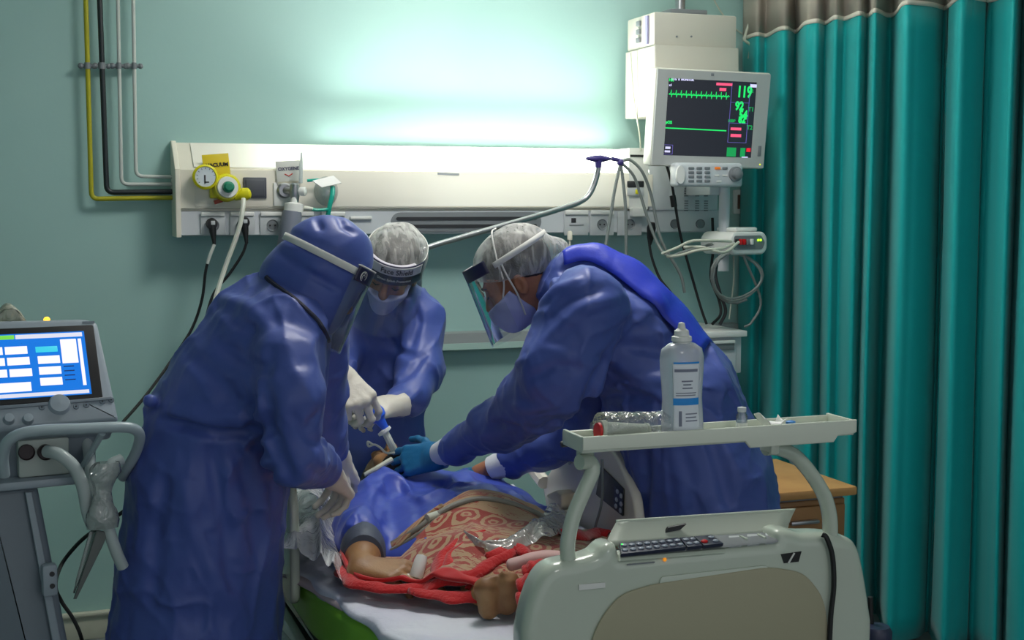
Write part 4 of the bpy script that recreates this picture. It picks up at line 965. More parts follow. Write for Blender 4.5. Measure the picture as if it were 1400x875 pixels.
for pix, dp, w in [([(430, 292), (440, 318)], .008, .008), ([(462, 294), (470, 312), (485, 318)], .008, .008), ([(380, 345), (420, 372), (470, 400)], .006, .01), ([(375, 395), (420, 420), (450, 450)], -.008, .012)]: Hd.fold(pix, dp, w)
hood = Hd.mesh('hood', M_gown, p1)
vs1 = face_shield(H1, p1, r=.128, cy=-.004, z1=.078, z0=-.135, bh=.036, flare=.010, strap=False, sa=66)
def sfn(u, v):
    a = math.radians(50+260*u); z = .062+.018*(v-.5); return (math.sin(a)*.106, .006+math.cos(a)*.119, z)
MB(H1).grid(sfn, 50, 2).build('elastic_strap', M_elastic, vs1, sharp=180, solid=.003)
MB(H1).grid(lambda u, v: (math.sin(math.radians(-60+120*u))*.122*.92, -.004+math.cos(math.radians(-60+120*u))*(.114+.018*v), .079+.002*v), 24, 2).build('shield_top', M_elastic, vs1, sharp=180, solid=.003)
# round emblem on the shield band, a pear shape in a ring
for sgn in (1, -1):
    a = math.radians(50*sgn); R_ = .1305; o = V((math.sin(a)*R_*.92, -.004+math.cos(a)*R_, .060)); n = V((math.sin(a), math.cos(a), 0)).normalized(); ME = H1 @ frame(o, V((n.y, -n.x, 0)), V((0, 0, 1)))
    q = MB(ME); q.tube([(math.cos(t)*.0115, math.sin(t)*.0115-.001, .001) for t in np.linspace(0, 2*math.pi, 24)], .0016, 6)
    q.tube([(math.cos(t)*.0055, math.sin(t)*.0055-.003, .001) for t in np.linspace(0, 2*math.pi, 18)], .0014, 6); q.ball((0, .0065, .001), (.003, .004, .0012), 8)
    q.build('emblem', M_elastic, vs1)
# dark tube in place of the shaded gap where the hood ends
nb = []
for q in [(364, 379), (374, 388), (385, 396), (398, 405), (410, 415), (422, 426), (434, 438), (443, 452), (449, 466)]:
    a_, b_ = Hd.surf(*q), G1.surf(*q); k_ = a_ if (a_-CAM).length < (b_-CAM).length else b_; nb.append(k_+(CAM-k_).normalized()*.001)
MB().tube(smooth_path(nb), .006, 8).build('neck_gap_shade', mat('gap_shade_navy', (20, 24, 50), .6), p1)
# gloved hands
hr = frame(WR1, P(486, 662, 3.50)-WR1, (0, 0, 1)); 
def hframe(w, to, back):
    x = (to-w).normalized(); z = V(back); z = (z-x*z.dot(x)).normalized(); y = z.cross(x)
    M = Matrix((x, y, z)).transposed().to_4x4(); M.translation = w; return M
make_hand('glove', hframe(WR1, P(474, 676, 3.42), cdir(.1, .75, -.65)), M_latex, p1, side=1, sc=1.08, curl=((35, 40, 25), (42, 45, 30), (48, 48, 30), (52, 50, 30)), thumb=(15, 20), cuff=.07, cuffr=.04)
make_hand('glove', hframe(WL1, P(496, 664, 3.78), cdir(.3, .75, -.6)), M_latex, p1, side=-1, curl=((25, 35, 25), (32, 40, 30), (40, 45, 30), (45, 50, 30)), thumb=(20, 25), cuff=.07, cuffr=.042, sc=1.12)
# ================================================================= person 2: standing at the head of the bed
D2 = 4.42
P = lambda x, y, d=D2: W(x, y, d)
base = P(515, 600, 4.46); base.z = 0
p2 = thing('person', 'person in bouffant cap, mask and lettered face shield standing at the bed head', 'person', base)
H2 = frame_yz(P(536, 371, 4.36), cdir(-.16, -.50, -.85), cdir(.24, .84, -.50))
lo, hi = bounds([P(430, 300), P(610, 560), at_z(P(515, 800, 4.6), 0), P(460, 560, 4.0), P(530, 560, 4.0)], .2); lo[2] = 0
S = SDF(lo, hi, .0055)
head_prims(S, H2); S.cone(L(H2, 0, -.03, -.06), P(525, 430, 4.46), .05, .058, k=.03)
FL2 = list(cdir(1, 0, 0))
S.chain([(P(525, 440, 4.46), .075), (P(522, 480, 4.48), .10), (P(515, 560, 4.5), .095), (P(512, 620, 4.5), .10)], .04, (FL2, 1.3))
feet2 = [at_z(P(490, 640, 4.5), .07), at_z(P(540, 640, 4.5), .07)]
for f, px in zip(feet2, (492, 534)):
    S.chain([(P(px, 620, 4.5), .085), (at_z(f, .5), .058), (at_z(f, .1), .04)], .03); S.cone(at_z(f, .045), at_z(f, .035)+V((0, -.14, 0)), .038, .032, k=.03)
WL2 = P(535, 555, 4.10); WR2 = P(460, 512, 3.90)
S.chain([(P(575, 440, 4.42), .058), (P(562, 540, 4.25), .042), (WL2, .028)], .03); S.chain([(P(478, 450, 4.42), .058), (P(436, 545, 4.22), .042), (WR2, .028)], .03)
S.mesh('body', M_skin, p2)
for f in feet2:
    T = SDF(*bounds([f, f+V((0, -.2, 0))], .12), .006); T.cone(at_z(f, .052)+V((0, .02, 0)), at_z(f, .042)+V((0, -.145, 0)), .046, .04, k=.02); T.cut((0, 0, .002), (0, 0, -1)); T.cut((0, 0, .1), (0, 0, 1), .02); T.mesh('shoe', M_shoe, p2)
lo, hi = bounds([P(440, 400, 4.3), P(605, 600, 4.6), at_z(P(450, 800, 4.5), .1), at_z(P(580, 800, 4.5), .1), P(430, 560, 4.0), P(530, 560, 4.05)], .13)
G = SDF(lo, hi, .0055)
G.chain([(P(530, 412, 4.43), .092), (P(525, 455, 4.47), .125), (P(520, 520, 4.49), .125), (P(512, 600, 4.5), .125), (at_z(P(512, 700, 4.62), .14), .145)], .05, (FL2, 1.28))
G.cone(P(560, 412, 4.40), P(578, 430, 4.42), .05, .07, k=.04)
G.chain([(P(576, 442, 4.42), .082), (P(575, 500, 4.33), .074), (P(561, 540, 4.23), .066), (P(540, 553, 4.13), .047)], .03)
G.chain([(P(480, 452, 4.42), .08), (P(440, 540, 4.2), .068), (P(450, 516, 3.95), .05)], .03)
G.ell((0, .03, -.01), (.085, .115, .10), H2, k=.01, op='s')
G.cone(L(H2, 0, .0, -.06), P(528, 425, 4.42), .062, .05, k=.01, op='s')
G.wrinkle(.010, 9, axis=cdir(.3, 1, 0), stretch=2.4, seed=2); G.wrinkle(.004, 18, axis=cdir(.5, .8, 0), stretch=2, seed=6); G.wrinkle(.009, 9, axis=cdir(.4, .8, .3), stretch=1.6, warp=.10, power=6, seed=15, band=.03)
for pix, dp, w in [([(520, 450), (545, 480), (575, 490)], .012, .012), ([(562, 400), (572, 440), (560, 480)], .014, .012), ([(590, 470), (560, 510), (530, 530)], .016, .014), ([(548, 545), (562, 560), (552, 580)], .010, .009), ([(575, 530), (560, 548)], -.010, .009), ([(540, 410), (552, 440)], -.010, .010)]: G.fold(pix, dp, w)
G.mesh('gown', M_gown, p2)
hair_part(H2, p2); cap_part(H2, p2, tail=False, up=.004, gx=.006); mask_part(H2, p2); brow_part(H2, p2)
vs2 = face_shield(H2, p2, r=.112, cy=.014, z1=.112, z0=-.150, bh=.072, flare=.03, strap=True)
def wrapv(r, z0, cy=.014):
    def f(co):
        a = co.x/r; return V((math.sin(a)*(r+co.z)*.92, cy+math.cos(a)*(r+co.z), z0+co.y))
    return f
fl = Matrix.Scale(-1, 4, V((1, 0, 0)))
arc_grid(H2, .1185, .014, -64, 40, .076, .110, 0).build('label_strip', mat('strip_grey', (196, 196, 200), .5), vs2, sharp=180, solid=.001)
def lab(txt, size, z, x0, m_, bold):
    w_ = wrapv(.1205, z)
    text_mesh('lettering', txt, size, H2, m_, vs2, warp=lambda co: w_(V((-(co.x+x0), co.y, co.z))), ext=.0003, bold=bold)
lab('Face Shield', .0265, .092, .034, mat('ink_grey', (60, 62, 70), .5), .0003)
lab('Direct Splash Protection', .0125, .0585, .030, M_elastic, .0001)
make_hand('glove', hframe(WL2, P(500, 562, 4.02), cdir(.1, .7, -.7)), M_latex, p2, side=-1, curl=((45, 50, 30), (50, 55, 30), (55, 55, 30), (55, 55, 30)), thumb=(15, 20), cuff=.05, cuffr=.038)
make_hand('glove', hframe(WR2, P(494, 552, 3.86), cdir(.45, .45, -.8)), M_latex, p2, side=1, curl=((38, 50, 35), (44, 55, 35), (50, 55, 35), (55, 55, 35)), thumb=(25, 25), cuff=.06, cuffr=.044, sc=1.28, tdir=(.85, .35, -.35))
# ================================================================= person 3: bending in from the right
D3 = 3.66
P = lambda x, y, d=D3: W(x, y, d)
base = P(960, 700, D3); base.z = 0
p3 = thing('person', 'person in mesh cap, mask and face shield bending over the bed from the right', 'person', base)
H3 = frame_yz(P(708, 383, 3.68), cdir(-.85, -.50, .10), cdir(-.50, .85, 0))
FL3 = list(cdir(-.1, 0, 1))
lo, hi = bounds([P(620, 310), P(1050, 700), P(600, 640, 3.95), at_z(P(900, 700, 3.5), 0), at_z(P(1040, 700, 3.9), 0)], .18); lo[2] = 0
S = SDF(lo, hi, .006)
head_prims(S, H3); S.cone(L(H3, 0, -.035, -.05), P(775, 408, 3.68), .056, .066, k=.03)
S.chain([(P(785, 410), .08), (P(850, 455), .125), (P(915, 540), .135), (P(945, 640), .14)], .04, (FL3, 1.3))
feet3 = [at_z(P(945, 720, 3.55), .07), at_z(P(990, 720, 3.85), .07)]
for f, dd in zip(feet3, (3.55, 3.8)):
    S.chain([(P(955, 650, dd), .10), (at_z(f, .5), .065), (at_z(f, .1), .044)], .03); S.cone(at_z(f, .045), at_z(f, .035)+V((-.17, 0, 0)), .042, .034, k=.03)
WL3 = P(597, 624, 3.88); WR3 = P(655, 648, 4.02)
S.chain([(P(795, 425, 3.45), .064), (P(748, 535, 3.50), .050), (WL3, .031)], .03)
S.chain([(P(810, 450, 3.86), .064), (P(795, 590, 3.88), .050), (WR3, .030)], .03)
S.mesh('body', M_skin, p3)
for f in feet3:
    T = SDF(*bounds([f, f+V((-.22, 0, 0))], .12), .006); T.cone(at_z(f, .052)+V((.02, 0, 0)), at_z(f, .042)+V((-.175, 0, 0)), .05, .043, k=.02); T.cut((0, 0, .002), (0, 0, -1)); T.cut((0, 0, .1), (0, 0, 1), .02); T.mesh('shoe', M_shoe, p3)
lo, hi = bounds([P(600, 330, 3.5), P(1095, 720, 3.5), P(600, 640, 3.95), at_z(P(850, 700, 3.3), .1), at_z(P(1080, 700, 4.0), .1)], .1)
G = SDF(lo, hi, .0055)
G.chain([(P(783, 405), .105), (P(846, 448), .150), (P(918, 545), .178), (P(952, 650), .195), (P(966, 740), .215), (at_z(P(972, 800), .14), .215)], .05, (FL3, 1.22))
G.cone(P(788, 362, 3.64), P(835, 378, 3.64), .045, .06, k=.06)
G.chain([(P(800, 420, 3.44), .110), (P(766, 505, 3.42), .105), (P(742, 540, 3.47), .092), (P(680, 584, 3.64), .068), (P(622, 612, 3.80), .047)], .035)
G.chain([(P(815, 450, 3.84), .105), (P(800, 585, 3.88), .082), (P(745, 612, 3.92), .066), (P(702, 628, 3.97), .052)], .035)
G.cone(L(H3, 0, -.02, -.06), P(758, 398, 3.68), .064, .058, k=.01, op='s')
G.wrinkle(.012, 7, axis=cdir(.7, -.5, .2), stretch=2.6, seed=4, band=.05); G.wrinkle(.004, 15, axis=cdir(.8, .3, 0), stretch=2.4, seed=7, band=.05); G.wrinkle(.008, 9, axis=cdir(.4, .5, .3), stretch=1.6, warp=.10, power=6, seed=12, band=.03); G.wrinkle(.004, 14, axis=cdir(-.5, .6, .2), stretch=1.5, warp=.10, power=5, seed=21, band=.03); G.wrinkle(.0022, 34, axis=cdir(1, 0, 0), stretch=2, seed=3, band=.03)
for pix, dp, w in [
    ([(735, 420), (760, 395), (800, 380)], -.012, .012), ([(745, 440), (775, 410), (830, 392)], .012, .012), ([(740, 470), (790, 425), (850, 405)], -.011, .013), ([(742, 400), (770, 370), (800, 352)], .010, .010),
    ([(835, 480), (815, 520), (798, 560)], .036, .016), ([(850, 470), (900, 480), (960, 500)], .012, .016), ([(838, 500), (880, 520), (940, 520)], -.010, .016), ([(820, 545), (870, 540), (910, 560)], .012, .014),
    ([(720, 520), (760, 500), (800, 505)], .009, .012), ([(700, 555), (730, 560), (775, 545)], -.009, .012), ([(660, 585), (690, 580), (720, 590)], .009, .010), ([(705, 500), (720, 490)], -.010, .010),
    ([(880, 600), (885, 650), (880, 700)], .014, .016), ([(910, 590), (930, 650), (935, 700)], -.010, .018), ([(960, 570), (985, 640), (1000, 700)], .011, .018), ([(850, 600), (860, 650), (870, 690)], .012, .012), ([(830, 345), (880, 375), (930, 425), (975, 480), (1005, 540), (1030, 610)], -.008, .010), ([(820, 362), (870, 395), (915, 440), (955, 500)], .010, .012),
    ([(735, 590), (760, 575), (790, 580)], .012, .010), ([(700, 610), (725, 590), (745, 590)], -.012, .010)]: G.fold(pix, dp, w)
g3 = G.mesh('gown', M_gown, p3)
# back flap of the gown, royal blue inside showing along the spine
fp = [(765, 346, 3.60), (795, 334, 3.62), (835, 342, 3.62), (880, 368, 3.62), (930, 418, 3.62), (972, 470, 3.62)]
fq = [(768, 362, 3.50), (798, 356, 3.50), (832, 372, 3.48), (868, 400, 3.48), (910, 440, 3.48), (956, 484, 3.49)]
pa_ = smooth_path([P(*a) for a in fp], 6); pq_ = smooth_path([G.surf(a[0], a[1])+(V(CAM)-G.surf(a[0], a[1])).normalized()*.008 for a in fq], 6)
def flap(u, v):
    i = min(int(u*(len(pa_)-1)+.5), len(pa_)-1); q = pa_[i].lerp(pq_[i], v)+V((.003, -.010, (1-v)*.004+.011*math.sin(v*math.pi)+.003*math.sin(u*25)*(1-v)))
    for _ in range(6):     # lie on the cloth, not in it
        I_ = np.clip(np.round((np.array(q)-G.lo)/G.h).astype(int), 1, np.array(G.n)-2); s_ = float(G.D[tuple(I_)])
        if s_ > .006: break
        gr = V([float(G.D[tuple(I_+e_)]-G.D[tuple(I_-e_)]) for e_ in np.eye(3, dtype=int)]).normalized(); q = q+gr*(.007-s_)
    return q
MB().grid(flap, len(pa_)-1, 6).build('gown_flap', M_gownr, p3, sharp=180, solid=.003)
def cuffpart(a, b, r0, r1, par, n=20):
    c = MB().lathe([(r0*.9, 0), (r0, .004), ((r0+r1)/2+.001, (b-a).length*.5), (r1, (b-a).length), (r1*.8, (b-a).length+.004)], a, b-a, seg=24); return c.build('knit_cuff', M_cuff, par)
cuffpart(P(630, 607, 3.78), P(602, 621, 3.87), .043, .037, p3); cuffpart(P(703, 628, 3.965), P(672, 641, 3.99), .045, .038, p3)
hair_part(H3, p3, zf=.06); cap_part(H3, p3, zf=.05); mk3 = mask_part(H3, p3); brow_part(H3, p3)
for sx in (-1, 1):
    MB(H3).tube(smooth_path([(sx*.062, .055, -.022), (sx*.078, .026, .02), (sx*.090, .012, .075), (sx*.06, -.01, .148), (0, -.02, .156)]), .0026, 6).build('mask_strap', M_elastic, mk3)
    MB(H3).tube(smooth_path([(sx*.066, .022, -.090), (sx*.082, .010, -.03), (sx*.091, .008, .03), (sx*.096, .004, .07)]), .0026, 6).build('mask_strap', M_elastic, mk3)
face_shield(H3, p3, r=.108, cy=.014, z1=.098, z0=-.125, bh=.036, flare=.026)
make_hand('glove', hframe(WL3, P(548, 632, 3.92), cdir(.0, .55, -.83)), M_nitrile, p3, side=-1, curl=((16, 22, 12), (24, 34, 20), (32, 40, 24), (38, 44, 26)), thumb=(18, 20), cuff=.03, cuffr=.036, sc=1.14)
make_hand('glove', hframe(WR3+ (P(630, 648, 4.05)-WR3)*.1, P(612, 652, 4.10), cdir(-.1, .95, -.2)), M_nitrile, p3, side=1, curl=((8, 12, 8),)*4, thumb=(15, 15), cuff=.0, sc=1.0)
# ================================================================= hospital bed
ZM = 0.61; YB = -2.60
M_bed = mat('bed_plastic', (190, 200, 186), .22, coat=.3, spec=.5); M_bedtan = mat('bed_tan_panel', (166, 162, 136), .5); M_railp = mat('rail_beige', (214, 208, 198), .4)
M_lid = mat('lid_grey', (182, 190, 178), .35); M_keys = mat('key_membrane', (38, 44, 66), .35); M_metal = mat('painted_metal', (190, 196, 196), .4)
def fb(px, py, dy=0.0): return onY(px, py, YB-dy)
bed = thing('hospital_bed', 'white hospital bed with tan footboard panel and open control lid', 'bed', (1.1, -1.6, 0))
# chassis
b = MB(); b.box((1.09, -1.70, .41), (.72, 1.6, .05), bev=.01); b.box((1.09, -1.70, .30), (.5, 1.3, .10), bev=.01); b.build('chassis', M_metal, bed)
b = MB().prism([(.66, -2.05, 0.44), (1.46, -2.05, .44), (1.46, -.86, .44), (.64, -.86, .44), (.64, -1.75, .44)], (0, 0, .028), bev=.006); b.build('deck', M_dark, bed)
for sx in (.78, 1.40):
    for sy in (-2.25, -1.05):
        q = MB().cyl((sx, sy, .13), (sx, sy, .36), .028); q.build('leg', M_metal, bed)
        w_ = MB().cyl((sx-.02, sy, .075), (sx+.02, sy, .075), .074, seg=24); w_.build('caster', M_dark, bed)
MB().prism(round_poly([(.625, -2.2, .36), (.625, -2.2, .44), (.595, -1.75, .44), (.595, -.9, .44), (.595, -.9, .36), (.595, -1.75, .36)], .004), (.03, 0, 0), bev=.005).build('side_beam', M_metal, bed)
# footboard
outl = [(712, 905), (716, 868), (724, 830), (738, 795), (757, 775), (790, 767), (815, 760), (826, 750), (836, 745), (846, 746), (850, 762), (985, 748), (1062, 741), (1064, 730), (1072, 726), (1085, 727), (1100, 731), (1130, 731), (1160, 735), (1176, 748), (1186, 785), (1196, 850), (1200, 905)]
zlow = .16
p2d = smooth_path([V((fb(*p).x, fb(*p).z, 0)) for p in outl[1:10]], 4)+[V((fb(*p).x, fb(*p).z, 0)) for p in outl[10:13]]+smooth_path([V((fb(*p).x, fb(*p).z, 0)) for p in outl[13:-1]], 4)
p2d = [V((p2d[0].x-.002, zlow, 0))]+p2d+[V((p2d[-1].x+.002, zlow, 0))]
PX = np.array([[p.x, p.y] for p in p2d])
def poly_sd(x, z):
    d = np.full(np.broadcast(x, z).shape, 9.0); sgn = np.zeros(d.shape, bool)
    for a, b_ in zip(PX, np.roll(PX, -1, 0)):
        ex, ez = b_-a; wx, wz = x-a[0], z-a[1]; t = np.clip((wx*ex+wz*ez)/(ex*ex+ez*ez+1e-12), 0, 1)
        d = np.minimum(d, np.hypot(wx-t*ex, wz-t*ez))
        c_ = (a[1] > z) != (b_[1] > z); sgn ^= c_ & (x < (b_[0]-a[0])*(z-a[1])/(b_[1]-a[1]+1e-12)+a[0])
    return np.where(sgn, -d, d)
lo_ = [PX[:, 0].min()-.03, YB-.03, zlow-.03]; hi_ = [PX[:, 0].max()+.03, YB+.11, PX[:, 1].max()+.03]
FS = SDF(lo_, hi_, .005)
def fsd(x, y, z):
    rr = .024; d2 = poly_sd(x[:, 0, :], z[0])[:, None, :]+rr; dy = np.abs(y-(YB+.040))-.040+rr
    return np.hypot(np.maximum(d2, 0), np.maximum(dy, 0))+np.minimum(np.maximum(d2, dy), 0)-rr
FS.put(fsd, lo_, hi_)
fbd = FS.mesh('footboard', M_bed, bed, smooth=1)
tan_ = round_poly([fb(798, 905), fb(815, 852), fb(845, 812), fb(890, 798), fb(1050, 774), fb(1098, 782), fb(1124, 815), fb(1131, 860), fb(1131, 905)], .03, 5)
tan_[0].z = tan_[0].z
MB().prism([p+V((0, -.001, 0)) for p in tan_] + [V((tan_[-1].x, YB-.001, .25)), V((tan_[0].x, YB-.001, .25))], (0, -.006, 0), bev=.003).build('tan_panel', M_bedtan, fbd)
MB().prism(round_poly([fb(903, 788, .001), fb(900, 801, .001), fb(1046, 788, .001), fb(1050, 772, .001)], .02), (0, -.0035, 0), bev=.0015).build('name_plate', M_bed, fbd)
MB().prism([fb(791, 799, .001), fb(791, 807, .001), fb(827, 803, .001), fb(827, 796, .001)], (0, -.002, 0)).build('sticker', M_white, fbd)
# control recess, key membrane, lid
MB().prism([fb(850, 762, .0), fb(850, 741, -.07), fb(1066, 726, -.07), fb(1064, 741, .0)], (0, .006, .004)).build('control_tray', M_mid, fbd)
tr_ = lambda px, py, h=0: fb(px, py, -.045)+V((0, 0, h))
MB().prism([fb(848, 768, .004), fb(848, 761, -.005), fb(992, 750, -.005), fb(992, 757, .004)], (0, .03, .006), bev=.003).build('key_ledge', M_bed, fbd)
def kp(u, v): # membrane plane from front-left .. back-right
    a0, a1, b0, b1 = fb(848, 765, .004), fb(988, 750, .004), fb(846, 749, -.05), fb(972, 738, -.05)
    return (a0.lerp(a1, u)).lerp(b0.lerp(b1, u), v) + V((0, -.004, .012))
for (u0, u1) in ((0, .63), (.645, .79), (.805, 1.0)):
    kb = MB().prism([kp(u0, .02), kp(u1, .02), kp(u1, 1), kp(u0, 1)], (0, .004, -.008), bev=.001).build('key_membrane', M_keys, fbd)
    n = max(2, int((u1-u0)*14)); ks = MB()
    for i in range(n):
        for v in (.3, .7):
            if u0 > .8 and i == 0: continue
            p = kp(u0+(u1-u0)*(i+.5)/n, v)+V((0, -.001, .001)); ks.ball(p, (.007, .006, .003), 8)
    ks.build('keys', mat('key_grey', (140, 150, 165), .4), kb)
    if u0 > .8: MB().ball(kp(.84, .35)+V((0, -.001, .001)), (.008, .007, .004), 10).build('stop_key', M_red, kb)
    if u0 == 0: MB().ball(kp(.02, .72)+V((0, -.001, .002)), .0025, 8).build('green_lamp', emis('led_bed', (40, 240, 80), 2.5), kb)
MB().ball(fb(909, 765, .001), .004, 8).build('orange_lamp', mat('orange_led', (240, 150, 40), .4, emit=(240, 150, 40), estr=.6), fbd)
MB().prism([fb(857, 771, .002), fb(857, 773, .002), fb(895, 769.5, .002), fb(895, 767.5, .002)], (0, -.001, 0)).build('print_line', M_mid, fbd)
for i, px in enumerate((995, 1020, 1045)):
    MB().prism([fb(px, 757-(px-995)*.09, -.012), fb(px+17, 755-(px-995)*.09, -.012), fb(px+19, 741-(px-995)*.08, -.05), fb(px, 742-(px-995)*.08, -.05)], (0, -.004, .016), bev=.001).build('open_slot', M_socket, fbd)
    MB().box(fb(px+21, 748-(px-995)*.08, -.03)+V((0, 0, .014)), (.006, .03, .018), bev=.002).build('slot_rib', M_bed, fbd)
MB().prism([fb(1072, 770, .002), fb(1068, 758, .002), fb(1096, 754, .002), fb(1092, 768, .002)], (0, .02, .002)).build('broken_corner', M_black, fbd)
MB().tube([fb(1078, 770, .004), fb(1086, 756, .004)], .002, 6).build('white_scratch', M_white, fbd)
lq = (fb(826, 749, -.06), fb(1074, 731, -.06), fb(843, 713, -.10), fb(1086, 697, -.10))
lid = MB().grid(lambda u, v: lq[0].lerp(lq[1], u).lerp(lq[2].lerp(lq[3], u), v)+V((0, .004*math.sin(v*3), 0)), 12, 6).build('control_lid', M_lid, bed, sharp=180, solid=.008, off=1)
MB().prism([fb(912, 720, -.076), fb(908, 727, -.076), fb(928, 723, -.076), fb(937, 715, -.076)], (0, -.006, -.001)).build('lid_latch', M_dark, lid)
MB().tube([fb(842, 713, -.095), fb(1086, 697, -.095)], .0035, 8).build('lid_rim', M_bed, lid)
# left side rail (edge seen) and right side rail
xl_ = .578
MB().prism(round_poly([(xl_, -1.62, .54), (xl_, -1.62, .80), (xl_, -1.58, .865), (xl_, -1.08, .865), (xl_, -1.02, .80), (xl_, -1.02, .54)], .05), (.026, 0, 0), bev=.010).build('side_rail', M_bed, bed)
XR_ = 1.485
def rl(px, py, dx=0): return onX(px, py, XR_+dx)
sr = MB().prism(round_poly([rl(784, 585), rl(800, 570), rl(818, 586), rl(846, 632), rl(866, 680), rl(874, 748), rl(766, 748), rl(748, 706), rl(741, 662), rl(764, 622)], .02), (.03, 0, 0), bev=.010, seg=4).build('side_rail', M_railp, bed)
cp_ = MB().prism(round_poly([rl(823, 637, -.002), rl(854, 668, -.002), rl(853, 706, -.002), rl(816, 676, -.002)], .006), (-.004, 0, 0), bev=.001).build('rail_control', M_dark, sr)
MB().prism([rl(841, 665, -.0065), rl(852, 676, -.0065), rl(851, 702, -.0065), rl(839, 691, -.0065)], (-.002, 0, 0)).build('rail_keypad', M_keys, cp_)
kq = MB()
for (x, y) in ((844, 672), (849, 678), (843, 683), (849, 689), (842, 692), (848, 698)): kq.ball(rl(x, y, -.009), (.003, .009, .007), 8)
kq.build('rail_keys', mat('key_pale', (170, 176, 190), .4), cp_)
vs_ = MB()
for i in range(3): vs_.tube([rl(772+i*3, 620+i*7, -.001), rl(783+i*4, 611+i*6.5, -.001)], .004, 6)
vs_.build('rail_slots', M_mid, sr)
MB().prism(round_poly([rl(746, 676, -.05), rl(760, 670, -.05), rl(767, 676, -.05), rl(767, 694, -.05), rl(752, 700, -.05)], .01), (.05, 0, 0), bev=.008).build('rail_knob', mat('knob_beige', (214, 200, 168), .4), sr)
MB().tube([rl(729, 640, -.01), rl(744, 660, -.01)], .022, 10).build('rail_handle', M_railp, sr)
MB().tube([rl(797, 574, .03), rl(806, 596, .03)], .022, 10).build('rail_handle', M_railp, sr)
tag(MB().tube(smooth_path([rl(823, 628, -.02), rl(824, 660, -.02), rl(822, 690, -.025), rl(815, 716, -.03), rl(811, 736, -.03)]), .004, 8).build('control_cable', M_mid), 'thin grey cord running down the front of the far bed rail', 'cord')
# ----------------------------------------------------------------- mattress
ml_ = [(.612, -.82), (.612, -1.66), (.655, -1.95), (.72, -2.14), (.86, -2.50), (1.475, -2.50), (1.475, -.82)]
mm = MB().prism(round_poly([(x, y, .47) for x, y in ml_], .05, 4), (0, 0, ZM-.47), bev=.035, seg=4)
tag(mm.build('mattress', mat('mattress_green', (128, 188, 52), .45, bump=(30, .1)), sharp=60), 'bright green mattress showing at the near left side of the bed', 'mattress')
# ----------------------------------------------------------------- body height model (used for everything lying on the patient)
ELL = [(1.08, -1.17, .62, .27, .26, .155), (1.10, -1.46, .615, .30, .32, .172), (1.11, -1.78, .61, .27, .30, .125), (1.04, -1.95, .61, .20, .18, .095)]
def Hb(x, y):
    z = ZM+.030
    for cx, cy, cz, rx, ry, rz in ELL:
        k = 1-((x-cx)/rx)**2-((y-cy)/ry)**2
        if k > 0:
            t = cz+rz*math.sqrt(k); kk_ = .05; h_ = min(max(.5+.5*(t-z)/kk_, 0), 1); z = z*(1-h_)+t*h_+kk_*h_*(1-h_)*.6
    return z
def hit(px, py, lift=0.0):
    r = ray(px, py); r = r/r.dot(FV); d = 2.3
    while d < 5.2:
        p = CAM+r*d
        if p.z < Hb(p.x, p.y)+lift: return p
        d += .004
    return onZ(px, py, ZM)
# ----------------------------------------------------------------- sheet
sp_ = [onZ(x, y, ZM+.01) for x, y in [(392, 772), (418, 787), (440, 801), (468, 822), (502, 846), (542, 873), (590, 905)]]
M_sheet = mat('sheet_white', (214, 218, 228), .7, bump=(14, .25, .03), vary=(5, (206, 208, 224), .4, .6))
def xleft(y):
    if y > sp_[0].y: return max(.615, sp_[0].x + (y-sp_[0].y)*.02)
    for a, b in zip(sp_[:-1], sp_[1:]):
        if a.y >= y >= b.y: t = (a.y-y)/(a.y-b.y+1e-9); return a.x+(b.x-a.x)*t
    return sp_[-1].x
nf = lambda x, y, f, s=0.: float(vnoise(np.array([x*f+s]), np.array([y*f+s]), np.array([s]))[0])
def sheet(u, v):
    y = -.835-1.65*v; xa = xleft(y)+.006*math.sin(y*30); xb = 1.468
    e = u*1.06-.06
    w = (1-abs(2*nf(.6+u*.9+nf(u, v, 4)*.5, y, 4.2, 3)-1))**2; z = ZM+.006+.020*w*min(1, max(0, e)*8)+.008*nf(u, v*2, 11, 5)
    if e < 0:
        k = -e/.06; return (xa-.006*math.sin(k*1.6)-.002, y, z-.016*k*(1+.4*math.sin(y*17)))
    return (xa+(xb-xa)*e, y, z)
tag(MB().grid(sheet, 90, 150).build('bed_sheet', M_sheet, sharp=180, solid=.004), 'rumpled white sheet over the green mattress', 'sheet')
# pale under-pad with pinkish tint along the edge
pk = [onZ(x, y, ZM+.004) for x, y in [(388, 782), (405, 790), (428, 802), (452, 818), (470, 828)]]
def pad(u, v):
    i = u*(len(pk)-1); k = min(int(i), len(pk)-2); p = pk[k].lerp(pk[k+1], i-k); q = p+V((.20, .03, 0))
    r = p.lerp(q, v); r.z = ZM+.004 if v > .12 else ZM+.004-.012*(1-v/.12)**2; r.x -= (.006 if v < .12 else 0); return r
tag(MB().grid(pad, 30, 10).build('under_pad', mat('pad_pinkish', (186, 172, 176), .7), sharp=180, solid=.003), 'pinkish grey under pad sticking out above the green mattress', 'pad')
